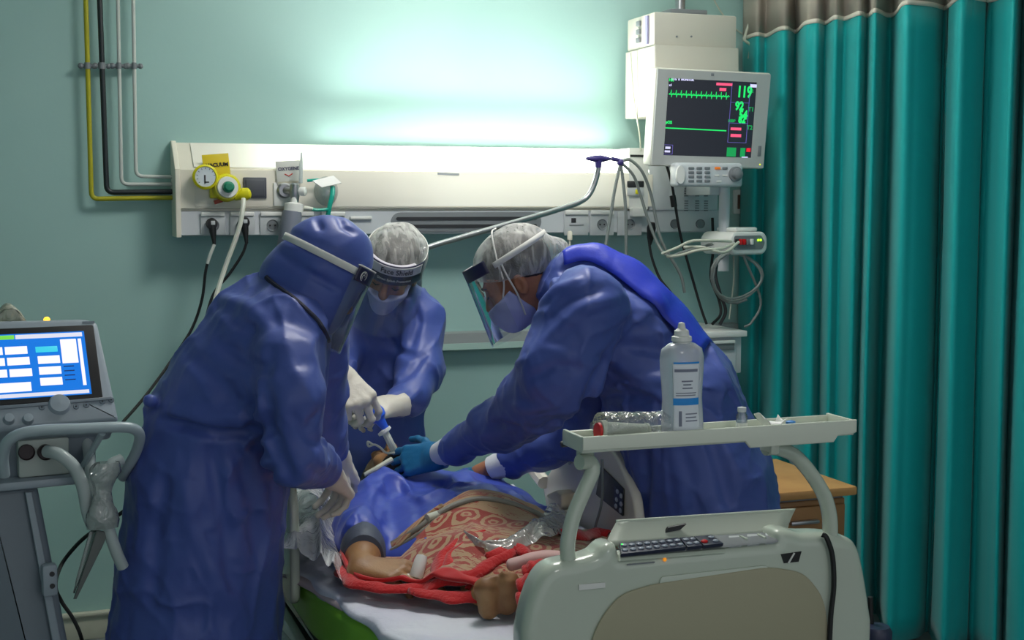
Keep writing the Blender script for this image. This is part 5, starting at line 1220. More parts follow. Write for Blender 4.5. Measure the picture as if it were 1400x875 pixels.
# ----------------------------------------------------------------- patient
pt = thing('person', 'person lying on the bed in a blue gown under a red patterned blanket', 'person', (1.08, -1.4, ZM))
hc = onZ(536, 655, .725)
HP = frame_yz(hc, V((-.10, .18, .97)), V((-.15, .95, -.22)))
aS, aE, aC, aW = onZ(506, 694, .70), onZ(494, 742, .685), onZ(496, 762, .675), onZ(492, 778, .672)
lo, hi = bounds([hc, aS, aW, V((.66, -2.2, ZM)), V((1.45, -2.2, .9)), onZ(590, 790, .66)], .14); lo[2] = ZM-.01
S = SDF(lo, hi, .005)
head_prims(S, HP); S.cone(L(HP, 0, -.03, -.06), (1.08, -1.06, .68), .056, .075, k=.03)
S.ell((1.10, -1.16, .675), (.17, .18, .065), None, k=.03); S.ell((1.10, -1.45, .655), (.17, .25, .060), None, k=.03); S.ell((1.10, -1.72, .655), (.16, .15, .050), None, k=.03)
S.chain([(aS, .055), (aE, .042), (aC, .040), (aW, .030)], .03)
S.chain([((1.25, -1.06, .67), .05), ((1.31, -1.3, .665), .040), ((1.32, -1.5, .66), .034)], .03)
fl1, fl2 = W(668, 812, 2.96), W(693, 806, 2.97)
for f, hx in ((fl1, 1.02), (fl2, 1.18)):
    S.chain([((hx, -1.76, .655), .045), ((hx*.4+f.x*.6, -1.96, .655), .036), (f+V((0, .06, -.02)), .026)], .02)
# soles of the two feet pressed together
for f, sx in ((fl1, -1), (fl2, 1)):
    S.cone(f+V((0, .0, -.036)), f+V((sx*.003, .008, .006)), .024, .026, k=.012); S.ell((0, 0, 0), (.028, .024, .020), Matrix.Translation(f+V((sx*.004, .006, .016))), k=.014)
    for j in range(4): S.ell((0, 0, 0), (.007, .010, .008), Matrix.Translation(f+V((sx*(-.012+.010*j)+.003, .002, .037-.003*j))), k=.004)
for z in (-.028, -.010, .008, .022):
    S.crease([fl1+V((.000, -.03, z)), fl1+V((.026, -.03, z+.004))], .004, .004); S.crease([fl2+V((-.024, -.03, z+.006)), fl2+V((.004, -.03, z+.002))], .004, .004)
M1 = hframe(aW, onZ(565, 784, .672), V((.15, -.35, .92)))
hand_prims(S, M1, side=1, sc=1.18, curl=((10, 20, 10), (14, 22, 12), (18, 26, 14), (24, 30, 16)), thumb=(10, 15), spread=5)
S.mesh('body', M_skin2, pt)
# gown
lo, hi = bounds([V((.72, -.95, .6)), V((1.5, -1.7, .85)), aS, aC], .09); lo[2] = ZM+.005
G = SDF(lo, hi, .006)
G.ell((1.07, -1.13, .655), (.255, .19, .120), None); G.ell((1.10, -1.40, .645), (.275, .26, .125), None, k=.06); G.ell((1.10, -1.6, .64), (.275, .2, .10), None, k=.06)
G.chain([(aS+V((.05, .05, .01)), .085), (aS, .078), (aE+V((-.008, 0, -.002)), .072)], .03)
G.chain([((1.25, -1.06, .68), .075), ((1.31, -1.3, .67), .06), ((1.33, -1.5, .66), .055)], .03)
G.cone(L(HP, 0, -.02, -.05), (1.08, -1.03, .73), .075, .06, k=.02, op='s')
G.wrinkle(.020, 8, axis=(.3, 1, 0), stretch=1.8, seed=2, warp=.1, power=3, band=.05); G.wrinkle(.006, 19, axis=(1, .4, 0), stretch=1.6, seed=5, band=.04)
for pix, dp, w in [([(520, 672), (515, 700), (530, 735)], .016, .012), ([(500, 688), (478, 712), (468, 735)], -.010, .010), ([(545, 668), (570, 690), (575, 720)], .010, .012), ([(590, 660), (620, 668), (660, 660)], .008, .012), ([(490, 700), (505, 720), (500, 740)], .010, .009)]: G.fold(pix, dp, w)
G.mesh('gown', cloth('patient_gown', (56, 76, 172), .42), pt)
# hair and beard
Bd = SDF(*bounds([hc], .2), .005); head_prims(Bd, HP, .006); Bd.cut(L(HP, 0, 0, -.045), HP.to_3x3() @ V((0, .35, 1))); Bd.ell((0, .11, -.03), (.035, .05, .05), HP, k=.01, op='s'); Bd.cut(L(HP, 0, .0, 0), HP.to_3x3() @ V((0, -1, .1))); Bd.wrinkle(.004, 60, band=.02); Bd.mesh('beard', M_hair, pt)
Hr = SDF(*bounds([hc], .2), .005); Hr.ell((0, -.025, .045), (.084, .100, .092), HP); Hr.cut(L(HP, 0, .05, .06), HP.to_3x3() @ V((0, .9, -.4))); Hr.wrinkle(.004, 50, band=.02); Hr.mesh('hair', M_hair, pt)
# blood pressure cuff
q = MB().lathe([(.046, -.052), (.056, -.05), (.060, -.02), (.058, .02), (.052, .04), (.040, .044)], aE.lerp(aC, .55)+V((.0, -.012, -.004)), (aC-aE), seg=28, flat=1.25)
tag(q.build('pressure_cuff', mat('cuff_slate', (70, 78, 96), .6, bump=(60, .2)), sharp=50), 'dark slate pressure cuff wrapped round the lying patient\'s arm', 'cuff')
def on_body(pix, lift): return [hit(x, y, lift)+V((0, 0, .0)) for x, y in pix]
tag(MB().tube(smooth_path(on_body([(520, 752), (545, 738), (572, 722), (590, 708), (622, 690), (655, 682), (690, 686), (730, 700), (758, 716)], .022), 6), .0075, 10).build('cuff_hose', mat('hose_taupe', (128, 126, 118), .45)), 'grey hose of the arm cuff running across the belly blanket', 'hose')
tag(MB().tube(smooth_path(on_body([(524, 758), (552, 743), (577, 727), (598, 708)], .020), 6), .006, 8).build('cuff_hose', mat('hose_taupe', (128, 126, 118), .45)), 'second shorter grey hose beside the cuff hose near the elbow', 'hose')
q = hit(592, 707, .024); tag(MB().cyl(q+V((-.018, -.006, 0)), q+V((.02, .010, .004)), .011, .011, 12).build('hose_connector', M_cabw), 'small pale connector on the cuff hose', 'connector')
# finger probe
a, b = W(568, 791, 3.185), W(577, 760, 3.215); tag(MB().lathe([(0, -.002), (.015, 0), (.018, .008), (.0165, (b-a).length*.8), (.0135, (b-a).length), (0, (b-a).length+.004)], a, b-a, flat=.85).build('finger_probe', M_white), 'white finger probe clipped on the patient\'s hand', 'probe')
q = W(572, 784, 3.24); tag(MB().tube(smooth_path([W(552, 784, 3.20), W(560, 789, 3.195), W(568, 791, 3.19)]), .008, 8).build('tape_strip', mat('tape_clear', (190, 184, 170), .4)), 'pale tape strip on the patient\'s fingers beside the probe', 'tape')
# ----------------------------------------------------------------- blanket
def nodes_blanket():
    m = bpy.data.materials.new('paisley_blanket'); m.use_nodes = True; nt = m.node_tree; pb = nt.nodes['Principled BSDF']; pb.inputs['Roughness'].default_value = .85; pb.inputs['Sheen Weight'].default_value = .3
    N = nt.nodes.new; K = nt.links.new
    uv = N('ShaderNodeUVMap'); uv.uv_map = 'weave'; sp = N('ShaderNodeSeparateXYZ'); K(uv.outputs[0], sp.inputs[0])
    def mth(op, a, b=None, c=None):
        n = N('ShaderNodeMath'); n.operation = op
        for i, v in enumerate((a, b, c)):
            if v is None: continue
            if hasattr(v, 'is_linked') or hasattr(v, 'links'): K(v, n.inputs[i])
            else: n.inputs[i].default_value = v
        return n.outputs[0]
    x, y = sp.outputs['X'], sp.outputs['Y']
    nz = N('ShaderNodeTexNoise'); nz.inputs['Scale'].default_value = 40; nz.inputs['Detail'].default_value = 2; K(uv.outputs[0], nz.inputs['Vector'])
    wob = mth('MULTIPLY', mth('SUBTRACT', nz.outputs['Fac'], .5), .35)
    band = lambda lo, hi: mth('MULTIPLY', mth('GREATER_THAN', y, lo), mth('LESS_THAN', y, hi))
    def ovals(c, half, w):
        fx = mth('MULTIPLY', mth('SUBTRACT', mth('FRACT', mth('DIVIDE', x, w)), .5), 2.0); fy = mth('DIVIDE', mth('SUBTRACT', y, c), half)
        r = mth('ADD', mth('SQRT', mth('ADD', mth('MULTIPLY', fx, fx), mth('MULTIPLY', mth('MULTIPLY', fy, fy), .8))), wob)
        ring = mth('MULTIPLY', mth('GREATER_THAN', r, .62), mth('LESS_THAN', r, .90)); core = mth('MULTIPLY', mth('GREATER_THAN', r, .16), mth('LESS_THAN', r, .34))
        return mth('SUBTRACT', 1.0, mth('MAXIMUM', ring, core))
    vo = N('ShaderNodeTexNoise'); vo.inputs['Scale'].default_value = 44; vo.inputs['Detail'].default_value = 3; vo.inputs['Distortion'].default_value = 1.2; K(uv.outputs[0], vo.inputs['Vector'])
    pais = mth('GREATER_THAN', vo.outputs['Fac'], .56); pais2 = mth('GREATER_THAN', vo.outputs['Fac'], .53); pais3 = mth('GREATER_THAN', vo.outputs['Fac'], .63)
    red = mth('MULTIPLY', band(.07, .12), pais2)
    for lo, hi in ((.05, .062), (.125, .135), (.30, .31), (.47, .48), (.76, .77), (.60, .608)): red = mth('MAXIMUM', red, band(lo, hi))
    red = mth('MAXIMUM', red, mth('MULTIPLY', band(.145, .30), pais3)); red = mth('MAXIMUM', red, mth('MULTIPLY', band(.31, .47), ovals(.39, .085, .058)))
    red = mth('MAXIMUM', red, mth('MULTIPLY', band(.48, .60), pais2)); red = mth('MAXIMUM', red, mth('MULTIPLY', band(.61, .76), ovals(.68, .075, .07))); red = mth('MAXIMUM', red, mth('MULTIPLY', band(.77, .93), pais2))
    edge = mth('GREATER_THAN', y, .935)
    c1 = N('ShaderNodeMix'); c1.data_type = 'RGBA'; c1.inputs['A'].default_value = rgb((172, 142, 108)); c1.inputs['B'].default_value = rgb((150, 52, 42)); K(red, c1.inputs['Factor'])
    c2 = N('ShaderNodeMix'); c2.data_type = 'RGBA'; c2.inputs['B'].default_value = rgb((190, 12, 18)); K(c1.outputs['Result'], c2.inputs['A']); K(edge, c2.inputs['Factor'])
    K(c2.outputs['Result'], pb.inputs['Base Color'])
    fz = N('ShaderNodeTexNoise'); fz.inputs['Scale'].default_value = 400; bp = N('ShaderNodeBump'); bp.inputs['Strength'].default_value = .35; bp.inputs['Distance'].default_value = .004
    tc = N('ShaderNodeTexCoord'); K(tc.outputs['Object'], fz.inputs['Vector']); K(fz.outputs['Fac'], bp.inputs['Height']); K(bp.outputs['Normal'], pb.inputs['Normal'])
    return m
def plane_curve(pix, n): 
    pts = smooth_path([hit(*p) for p in pix], 10); L_ = [0]
    for a, b in zip(pts[:-1], pts[1:]): L_.append(L_[-1]+(b-a).length)
    out = []
    for i in range(n+1):
        s = L_[-1]*i/n; k = 0
        while k < len(L_)-2 and L_[k+1] < s: k += 1
        t = (s-L_[k])/max(L_[k+1]-L_[k], 1e-9); out.append(pts[k].lerp(pts[k+1], t))
    return out
NU, NVb = 110, 90
T_ = plane_curve([(548, 757), (566, 737), (588, 712), (612, 692), (648, 678), (690, 682), (724, 696), (766, 722), (800, 731), (828, 735)], NU)
B_ = plane_curve([(466, 776), (472, 792), (490, 804), (530, 811), (580, 815), (640, 822), (700, 832), (745, 836), (790, 838), (830, 838)], NU)
Lf = plane_curve([(548, 757), (510, 764), (466, 776)], NVb); Rt = plane_curve([(828, 735), (850, 770), (830, 838)], NVb)
me_pts = []
bm_ = MB(); uvs = {}
def blk(u, v):
    i, j = u*NU, v*NVb; i0, j0 = int(round(i)), int(round(j))
    t, b, l, r = T_[i0], B_[i0], Lf[j0], Rt[j0]
    p = t*(1-v)+b*v + l*(1-u)+r*u - (T_[0]*(1-u)*(1-v)+T_[NU]*u*(1-v)+B_[0]*(1-u)*v+B_[NU]*u*v)
    f = (1-abs(2*nf(p.x*1.3, p.y, 7, 2)-1))**2*.016 + nf(p.x, p.y, 16, 4)*.008
    wv = .012*math.exp(-((v-1)/.05)**2)
    q = V((p.x, p.y, Hb(p.x, p.y)+.010+f*(.4+.9*v)+wv)); uvs[(round(q.x, 5), round(q.y, 5))] = (u*.62+.0*v, v); return q
bm_.grid(blk, NU, NVb)
bl = bm_.build('patterned_blanket', nodes_blanket(), sharp=180, solid=.010, off=1)
me = bl.data; ul = me.uv_layers.new(name='weave')
for lp in me.loops:
    c_ = me.vertices[lp.vertex_index].co; ul.data[lp.index].uv = uvs.get((round(c_.x, 5), round(c_.y, 5)), (0, 0))
tag(bl, 'beige and red patterned blanket with red border over the patient\'s belly', 'blanket')
M_bord = mat('red_fleece', (190, 12, 18), .85, sheen=.3, bump=(120, .4, .01))
def ribbon(P_, w, lift=.010, arch=.012, ph=0.0):
    n = len(P_)-1
    def fn(u, v):
        i = min(int(round(u*n)), n); p = P_[i]; t = (P_[min(i+1, n)]-P_[max(i-1, 0)]).normalized(); s = V((-t.y, t.x, 0)).normalized(); a = (v-.5)*2
        k = min(1, .35+u*6, .35+(1-u)*6); q = p+s*a*w*k*(1+.18*math.sin(i*.8+ph)); q = q+s*.004*math.sin(i*.55+ph)
        z = max(Hb(q.x, q.y), q.z-.02)+lift+arch*(1-a*a)+.005*nf(q.x*1.5, q.y*1.5, 22, ph); return (q.x, q.y, z)
    return MB().grid(fn, n, 8).build('red_border', M_bord, bl, sharp=180, solid=.006)
def border(pix, r, lift=.012, flat=.5):
    return ribbon(smooth_path(on_body(pix, .012), 8), r*.78, lift, r*.5, pix[0][0]*.1)
border([(466, 774), (472, 790), (490, 803), (528, 809), (572, 808), (600, 800), (640, 792), (672, 775), (706, 757)], .026)
border([(590, 800), (602, 770), (615, 752), (640, 738), (664, 733)], .022)
border([(600, 806), (610, 790), (612, 770), (628, 752), (648, 742)], .018)
border([(560, 812), (610, 820), (645, 822), (656, 806)], .022)
border([(664, 768), (690, 762), (704, 756), (722, 768)], .020, .020)
for wp_, r_ in (([(716, 786, 2.97), (732, 778, 2.97), (752, 768, 2.98)], .030), ([(708, 806, 2.93), (728, 798, 2.93), (756, 790, 2.94)], .034), ([(706, 824, 2.90), (728, 818, 2.90), (756, 812, 2.90)], .034)):
    P_ = smooth_path([W(*q) for q in wp_], 7); MB().tube(P_, [r_*(.5+.5*math.sin(math.pi*min(1, .15+i/len(P_))))*(1+.12*math.sin(i*1.3)) for i in range(len(P_))], 12, flat=.75).build('red_border', M_bord, bl, sharp=180, sub=1); border([(640, 812), (652, 800), (656, 790)], .012, .014)
border([(766, 735), (790, 736), (812, 733), (832, 736)], .030, .014)
# pale pink pad rolled near the feet
tag(MB().tube(smooth_path([W(692, 774, 3.02), W(715, 768, 3.02), W(745, 762, 3.03), W(775, 764, 3.04)], 6), [.006]+[.020]*6+[.023]*12, 14, flat=.75).build('rolled_pad', mat('pad_pink', (212, 172, 168), .7, bump=(30, .2)), sharp=180, sub=1), 'pale pink rolled pad lying beside the patient\'s feet', 'pad')
# ----------------------------------------------------------------- clear plastic bags
M_bag = clear_mat('bag_film', (236, 238, 234), .12, .12, .42, (232, 232, 226), bump=(22, .9))
bc = smooth_path([hit(x, y, .03) for x, y in [(634, 728), (655, 742), (690, 745), (722, 728), (748, 716), (776, 712)]], 8)
bw = [.010, .014, .022, .04, .07, .09]
def bag(u, v):
    i = min(int(u*(len(bc)-1)), len(bc)-1); p = bc[i]; w = np.interp(u*5, range(6), bw); a = (v-.5)*2
    q = p+V((-.15, -1, 0)).normalized()*a*w*1.5; q.z = max(Hb(q.x, q.y)+.016, p.z-.01)+.016*(1-a*a)*(1+w*8)+.020*(nf(u*6, v*3, 2.2, 9)-.4)*min(1, u*3); return q
tag(MB().grid(bag, len(bc)-1, 18).build('plastic_bag', M_bag, sharp=180), 'crumpled clear plastic bag lying on the patterned blanket', 'plastic bag')
M_film = clear_mat('film_white', (226, 230, 234), .08, .2, .74, (222, 224, 228), bump=(16, .8))
def film(u, v):
    p = onZ(384+(476-384)*u-6*v, 652+(118)*v+18*u*v, ZM+.06); w = (1-abs(2*nf(u*2, v*2, 2.0, 3)-1))**2
    z = ZM+.03+.11*math.sin(math.pi*min(1, u*.9+.1))*math.sin(math.pi*(.15+.8*(1-v)))+.035*w+.018*nf(u*3, v*3, 3, 6); return (p.x, p.y, z)
tag(MB().grid(film, 46, 46).build('plastic_sheeting', M_film, sharp=180), 'crumpled whitish plastic sheeting at the patient\'s right shoulder', 'plastic sheet')
# ================================================================= over-bed tray on the footboard
YT = -2.64; M_tray = mat('tray_white', (214, 220, 206), .32)
tp = lambda px, py: onY(px, py, YT)
ztray = tp(985, 586).z
tray = thing('overbed_tray', 'white overbed tray resting on curved arms above the footboard', 'tray', (tp(985, 590).x, YT+.15, ztray-.04))
A0, A1 = tp(797, 606), tp(1172, 582)
def tz(px, py): p = tp(px, py); return p
zt0 = ztray
x0, x1 = A0.x, A1.x
TD = .10; zfl = zt0-.024
pr = [(x0, YT, zt0), (x1, YT, zt0), (x1, YT, zt0-.026), (x1-.012, YT, zt0-.030), (x1-.045, YT, zt0-.031), (x1-.055, YT, zt0-.044), (x1-.25, YT, zt0-.044), (x1-.262, YT, zt0-.030), (x0, YT, zt0-.027)]
MB().prism(pr, (0, .010, 0), bev=.003).build('front_lip', M_tray, tray, sharp=40)
MB().box(((x0+x1)/2, YT+.008+TD/2, zfl-.004), (x1-x0-.004, TD, .010), bev=.002).build('tray_top', M_tray, tray)
rim = MB().box(((x0+x1)/2, YT+TD+.004, zt0-.016), (x1-x0, .008, .022), bev=.002).build('back_lip', M_tray, tray)
for x_ in (x0+.004, x1-.004): MB().box((x_, YT+.006+TD/2, zt0-.015), (.008, TD, .028), bev=.002).build('end_lip', M_tray, tray)
MB().tube(smooth_path([fb(778, 772, -.03), fb(776, 745, -.03), fb(784, 706, -.03), fb(800, 668, -.03), fb(810, 644, -.03), fb(806, 632, -.03), fb(792, 632, -.02)], 8), .0155, 14).build('support_arm', M_bed, tray)
MB().cyl(fb(800, 634, -.03), fb(800, 606, -.06), .018).build('arm_socket', M_bed, tray)
arm = smooth_path([fb(1135, 738, -.03), fb(1134, 706, -.03), fb(1126, 676, -.03), fb(1106, 644, -.03), fb(1085, 622, -.03), fb(1062, 613, -.03), fb(1046, 613, -.03)], 8)
MB().tube(arm, .019, 14, flat=.8).build('support_arm', M_bed, tray)
MB().box(fb(1052, 613, -.03)+V((0, 0, .008)), (.022, .05, .036), bev=.006).build('arm_clip', M_tray, tray)
cl = onY(786, 604, -2.5); MB().tube([cl+V((-.03, 0, -.004)), cl+V((.0, 0, .002)), cl+V((.04, 0, .006))], [.006, .011, .009], 10).build('clamp_screw', M_dark, tray)
# saline bottle
bt = onY(933, 588, -2.590); bt.z = zfl+.0015; ks_ = (onY(943, 588, -2.5)-onY(923, 588, -2.5)).length/20
t = thing('saline_bottle', 'tall clear saline bottle with white label and blue stripe on the tray', 'bottle', bt)
Hh = 137*ks_; R_ = 26.5*ks_
M_bot = mat('bottle_cloudy', (226, 233, 243), .15, trans=.5, spec=.5)
pf = [(0, 0), (R_*.92, 0), (R_, .006), (R_*.97, Hh*.2), (R_*.93, Hh*.33), (R_*.96, Hh*.45), (R_*1.02, Hh*.6), (R_*1.03, Hh*.7), (R_*.95, Hh*.77), (R_*.62, Hh*.815), (R_*.36, Hh*.83), (R_*.33, Hh*.86), (0, Hh*.86)]
MB().lathe([(r*.72, h) for r, h in pf], bt, (-.02, 0, 1), seg=40, flat=1/.72).build('bottle_body', M_bot, t, sharp=60)
MB().lathe([(0, Hh*.80), (R_*.38, Hh*.80), (R_*.38, Hh*.83), (R_*.46, Hh*.84), (R_*.44, Hh*.875), (R_*.34, Hh*.885), (R_*.32, Hh*.925), (R_*.18, Hh*.945), (R_*.14, Hh*.99), (0, Hh)], bt, (-.02, 0, 1)).build('cap', M_white, t)
fdir = math.atan2(CAM.y-bt.y, CAM.x-bt.x)
def lab_(a0, a1, h0, h1, off):
    a0, a1 = a0-4, a1-4
    def fn(u, v):
        a = fdir+math.radians(a0+(a1-a0)*u); h = Hh*(h0+(h1-h0)*v); r = np.interp(h, [p[1] for p in pf[1:-1]], [p[0] for p in pf[1:-1]])+off
        return (bt.x+math.cos(a)*r-.02*h, bt.y+math.sin(a)*(r-off)*.72+math.sin(a)*off, bt.z+h)
    return fn
lb_ = MB().grid(lab_(-14, 62, .04, .66, .0006), 20, 16).build('label', mat('label_white', (222, 228, 236), .5), t, sharp=180, solid=.0006)
M_lblue = mat('label_blue', (30, 140, 220), .5)
MB().grid(lab_(-14, 62, .30, .36, .0016), 20, 1).build('blue_stripe', M_lblue, lb_, sharp=180); MB().grid(lab_(-10, 60, .055, .07, .0016), 20, 1).build('blue_line', M_lblue, lb_, sharp=180); MB().grid(lab_(-10, 60, .655, .67, .0016), 20, 1).build('blue_line', M_lblue, lb_, sharp=180)
for (a0, a1, h0, h1) in ((-8, 54, .585, .61), (10, 40, .50, .512), (14, 36, .47, .482), (12, 40, .44, .452), (-6, 52, .40, .408), (-6, 50, .38, .388), (2, 10, .12, .25), (20, 54, .22, .23), (20, 50, .19, .20), (20, 54, .16, .17)):
    MB().grid(lab_(a0, a1, h0, h1, .0016), 8, 1).build('print_line', mat('print_grey', (120, 126, 145), .6), lb_, sharp=180)
# vial
vt = onY(1014, 580, -2.595); vt.z = zfl+.0015; t = thing('medicine_vial', 'small clear glass vial with silver cap on the tray', 'vial', vt)
MB().lathe([(0, 0), (.0105, 0), (.0115, .002), (.0115, .038), (.008, .044), (.0075, .048), (0, .048)], vt).build('glass', clear_mat('vial_glass', (214, 226, 238), .15, .05, .25, (210, 220, 235)), t)
MB().lathe([(.0118, .003), (.0119, .024)], vt).build('label', M_white, t); MB().lathe([(0, .046), (.009, .046), (.009, .055), (0, .057)], vt).build('cap', M_pgrey, t)
# torn white wrapper, blue cap
wt = onY(1054, 576, -2.59); wt.z = zfl+.012
def wrap(u, v):
    a = (u-.5)*.06; return (wt.x+a*.95, wt.y+(v-.5)*.04, wt.z+.004+.026*max(0, 1-u*3.2)*(.6+.4*v)+.016*max(0, (u-.72)*3.4)**2+.006*math.sin(u*9+v*4))
tag(MB().grid(wrap, 24, 12).build('paper_wrapper', M_white, sharp=180, solid=.0012), 'torn white paper wrapper curling up on the tray', 'wrapper')
q = onY(1081, 575, -2.60); q.z = zfl+.016; tag(MB().lathe([(0, 0), (.010, 0), (.010, .006), (.005, .008), (0, .008)], q).build('small_cap', mat('cap_blue', (70, 140, 215), .4)), 'small blue cap beside the paper wrapper on the tray', 'cap')
# clear cup pack with red end lying on the tray
g0, g1 = onY(820, 580, -2.592), onY(893, 577, -2.588); zc_ = zfl+.0245; g0.z = zc_; g1.z = zc_-.006
t = thing('specimen_cup', 'white cup with red end lying in clear film at the left end of the tray', 'cup', (g0.x+.04, g0.y, zfl))
ax_ = (g1-g0)
MB().lathe([(0, -.001), (.022, 0), (.0225, .012), (.019, .014), (.014, ax_.length*.85), (.0155, ax_.length*.86), (.0155, ax_.length*.9), (0, ax_.length*.9)], g0, ax_).build('cup_body', M_tray, t)
MB().lathe([(0, -.007), (.017, -.006), (.018, -.001), (0, -.001)], g0, ax_).build('red_end', M_red, t)
def wrapf(u, v):
    a = v*math.pi*2; k = u; r = .028*(1-.25*k)+.003*nf(u*5, math.sin(a)*2+2, 1.5, 3); p = g0.lerp(g1, -.0+1.22*k); return (p.x+.004*math.sin(a), p.y+math.cos(a)*r*1.3, max(zfl+.002, zfl+.034+math.sin(a)*r))
MB().grid(wrapf, 24, 20).build('clear_film', clear_mat('film_clear', (238, 240, 240), .14, .08, .10, bump=(40, .6)), t, sharp=180)
# black cord over the footboard, dark clip near the foot
tag(MB().tube(smooth_path([fb(1124, 731, .004), fb(1130, 735, .010), fb(1138, 760, .012), fb(1140, 800, .012), fb(1136, 840, .012), fb(1134, 880, .012)]), .0055, 8).build('hanging_cable', M_black), 'black cord hanging down over the right side of the footboard', 'cord')
q = fb(1198, 868, -.05); t = thing('bed_bumper', 'dark blue corner bumper wheel low at the right of the footboard', 'bumper', q); MB().lathe([(0, -.02), (.028, -.02), (.034, -.01), (.034, .01), (.028, .02), (0, .02)], q, (0, 0, 1)).build('wheel', mat('bumper_navy', (40, 46, 72), .4), t); MB().tube([q+V((0, .02, .02)), q+V((-.004, .02, .08))], .006, 8).build('stem', M_black, t); MB().tube([q+V((.0, .0, -.01)), q+V((-.05, .03, -.02))], .012, 8).build('bracket', M_metal, t)
# ================================================================= laryngoscope and tubes
P4 = lambda x, y, d=3.95: W(x, y, d)
t = thing('laryngoscope', 'bright blue airway tool with white tube held over the patient\'s mouth', 'airway tool', P4(512, 570))
M_blue = mat('tool_blue', (48, 98, 225), .35); axb = P4(528, 590)-P4(504, 556)
MB().lathe([(0, -.004), (.022, 0), (.030, .016), (.034, .036), (.031, .050), (.018, .060), (.013, .082), (.012, .09), (0, .09)], P4(504, 553), axb, flat=.9).build('bulb', M_blue, t)
MB().lathe([(.010, 0), (.022, .002), (.022, .010), (.012, .014)], P4(524, 587), axb).build('collar', M_white, t)
MB().tube(smooth_path([P4(525, 588), P4(534, 606), P4(541, 622, 3.98), P4(538, 640, 4.03)]), .011, 10).build('tube', M_tubew, t)
tag(MB().tube(smooth_path([P4(510, 608), P4(503, 604), P4(504, 610), P4(512, 608), P4(520, 612), P4(528, 619), P4(540, 619)]), .0035, 8).build('cuff_line', M_tubew), 'thin white curly line beside the blue airway tool', 'line')
tag(MB().tube([P4(498, 649, 3.88), P4(516, 640, 3.90), P4(536, 628, 3.93)], [.006, .0085, .0085], 10).build('mouth_tube', M_cabw), 'short white tube pointing into the patient\'s mouth', 'tube')
# ================================================================= ventilator on its cart
AX = cdir(math.sin(math.radians(62)), 0, math.cos(math.radians(62))); NRM = cdir(math.sin(math.radians(28)), 0, -math.cos(math.radians(28)))   # along the panel, towards the viewer
VD = 3.02
M_vent = mat('ventilator_grey', (150, 162, 172), .4); M_ventd = mat('ventilator_dark', (110, 122, 132), .4); M_handle = mat('handle_grey', (160, 176, 182), .3)
vt_ = thing('ventilator', 'grey ventilator on a tall cart with lit blue touch screen', 'ventilator', at_z(W(60, 800, VD), 0))
C0 = W(66, 500, VD); tilt = math.radians(30)
UPV = (V((0, 0, 1))*math.cos(tilt)-NRM*math.sin(tilt)).normalized(); FN = AX.cross(UPV).normalized()
if FN.dot(NRM) < 0: FN = -FN
MV = Matrix((AX, UPV, FN)).transposed().to_4x4(); MV.translation = C0
MVi = MV.inverted()
def pl(px, py, off=0.0):   # point of the tilted front panel, in its own frame
    r = ray(px, py); o = C0+FN*off; d = (o-CAM).dot(FN)/r.dot(FN); p = MVi @ (CAM+r*d); return p
xa = -.24; tr0, br0 = pl(133, 437), pl(152, 545); 
yT, yB, yL = tr0.y, pl(152, 545).y, pl(164, 577).y
xr_t, xr_b = tr0.x, pl(163, 572).x
ol = round_poly([(xa, yL, 0), (xr_b, yL+.004, 0), (xr_t, yT-.004, 0), (xr_t-.03, yT+.006, 0), (xa+.12, yT+.010, 0), (xa, yT, 0)], .012, 4)
cs = MB(MV).prism(ol, (0, 0, -.13), bev=.012, seg=3).build('console', M_vent, vt_, sharp=50)
s0, s1, s2, s3 = pl(2, 458), pl(112, 455), pl(132, 539), pl(14, 547)
sy0, sy1 = (s2.y+s3.y)/2, (s0.y+s1.y)/2; sx1 = (s1.x+s2.x)/2-.004; sx0 = xa+.052+.02
fx0, fx1, fy0, fy1 = sx0-.022, sx1+.024, sy0-.012, sy1+.016
sf = MB(MV).prism(round_poly([(fx0, fy0, .0005), (fx1, fy0, .0005), (fx1, fy1, .0005), (fx0, fy1, .0005)], .006), (0, 0, .004), bev=.001).build('screen_frame', M_black, cs)
sc_ = MB(MV).box(((sx0+sx1)/2, (sy0+sy1)/2, .005), (sx1-sx0, sy1-sy0, .002)).build('screen', mat('vent_blue', (10, 20, 40), .25, emit=(20, 120, 225), estr=1.0), sf)
sw_, sh_ = sx1-sx0, sy1-sy0
def vrect(name, rects, m):
    for (u0, v0, u1, v1) in rects:
        MB(MV).box((sx0+(u0+u1)/2*sw_, sy1-(v0+v1)/2*sh_, .0066), ((u1-u0)*sw_, (v1-v0)*sh_, .0012), bev=.0005).build(name, m, sc_)
E_vw = emis('vent_white', (245, 238, 255), 1.15)
vrect('tile', [(.09, .20, .28, .32), (.30, .20, .49, .32), (.10, .37, .29, .49), (.31, .37, .50, .49), (.11, .55, .30, .67), (.32, .55, .51, .67), (.20, .76, .49, .90), (.57, .37, .76, .49), (.57, .54, .76, .66), (.57, .71, .76, .83)], E_vw)
vrect('tile', [(.78, .12, .92, .50), (.935, .12, .965, .86)], E_vw)
vrect('header_green', [(.03, .02, .39, .085)], emis('vent_green', (120, 220, 70), 1.0)); vrect('header_white', [(.40, .02, .98, .085)], emis('vent_pale', (225, 225, 240), 1.0)); vrect('footer', [(.02, .93, .98, .985)], emis('vent_pale', (225, 225, 240), 1.0)); vrect('cyan_tile', [(.56, .22, .75, .31)], emis('vent_cyan', (60, 210, 235), 1.0))
dk = MB(MV)
for v in (.55, .62, .69, .76): dk.box((sx0+.83*sw_, sy1-v*sh_, .0066), (.09*sw_, .014*sh_, .001))
dk.build('readout', emis('vent_dark', (10, 50, 120), .6), sc_)
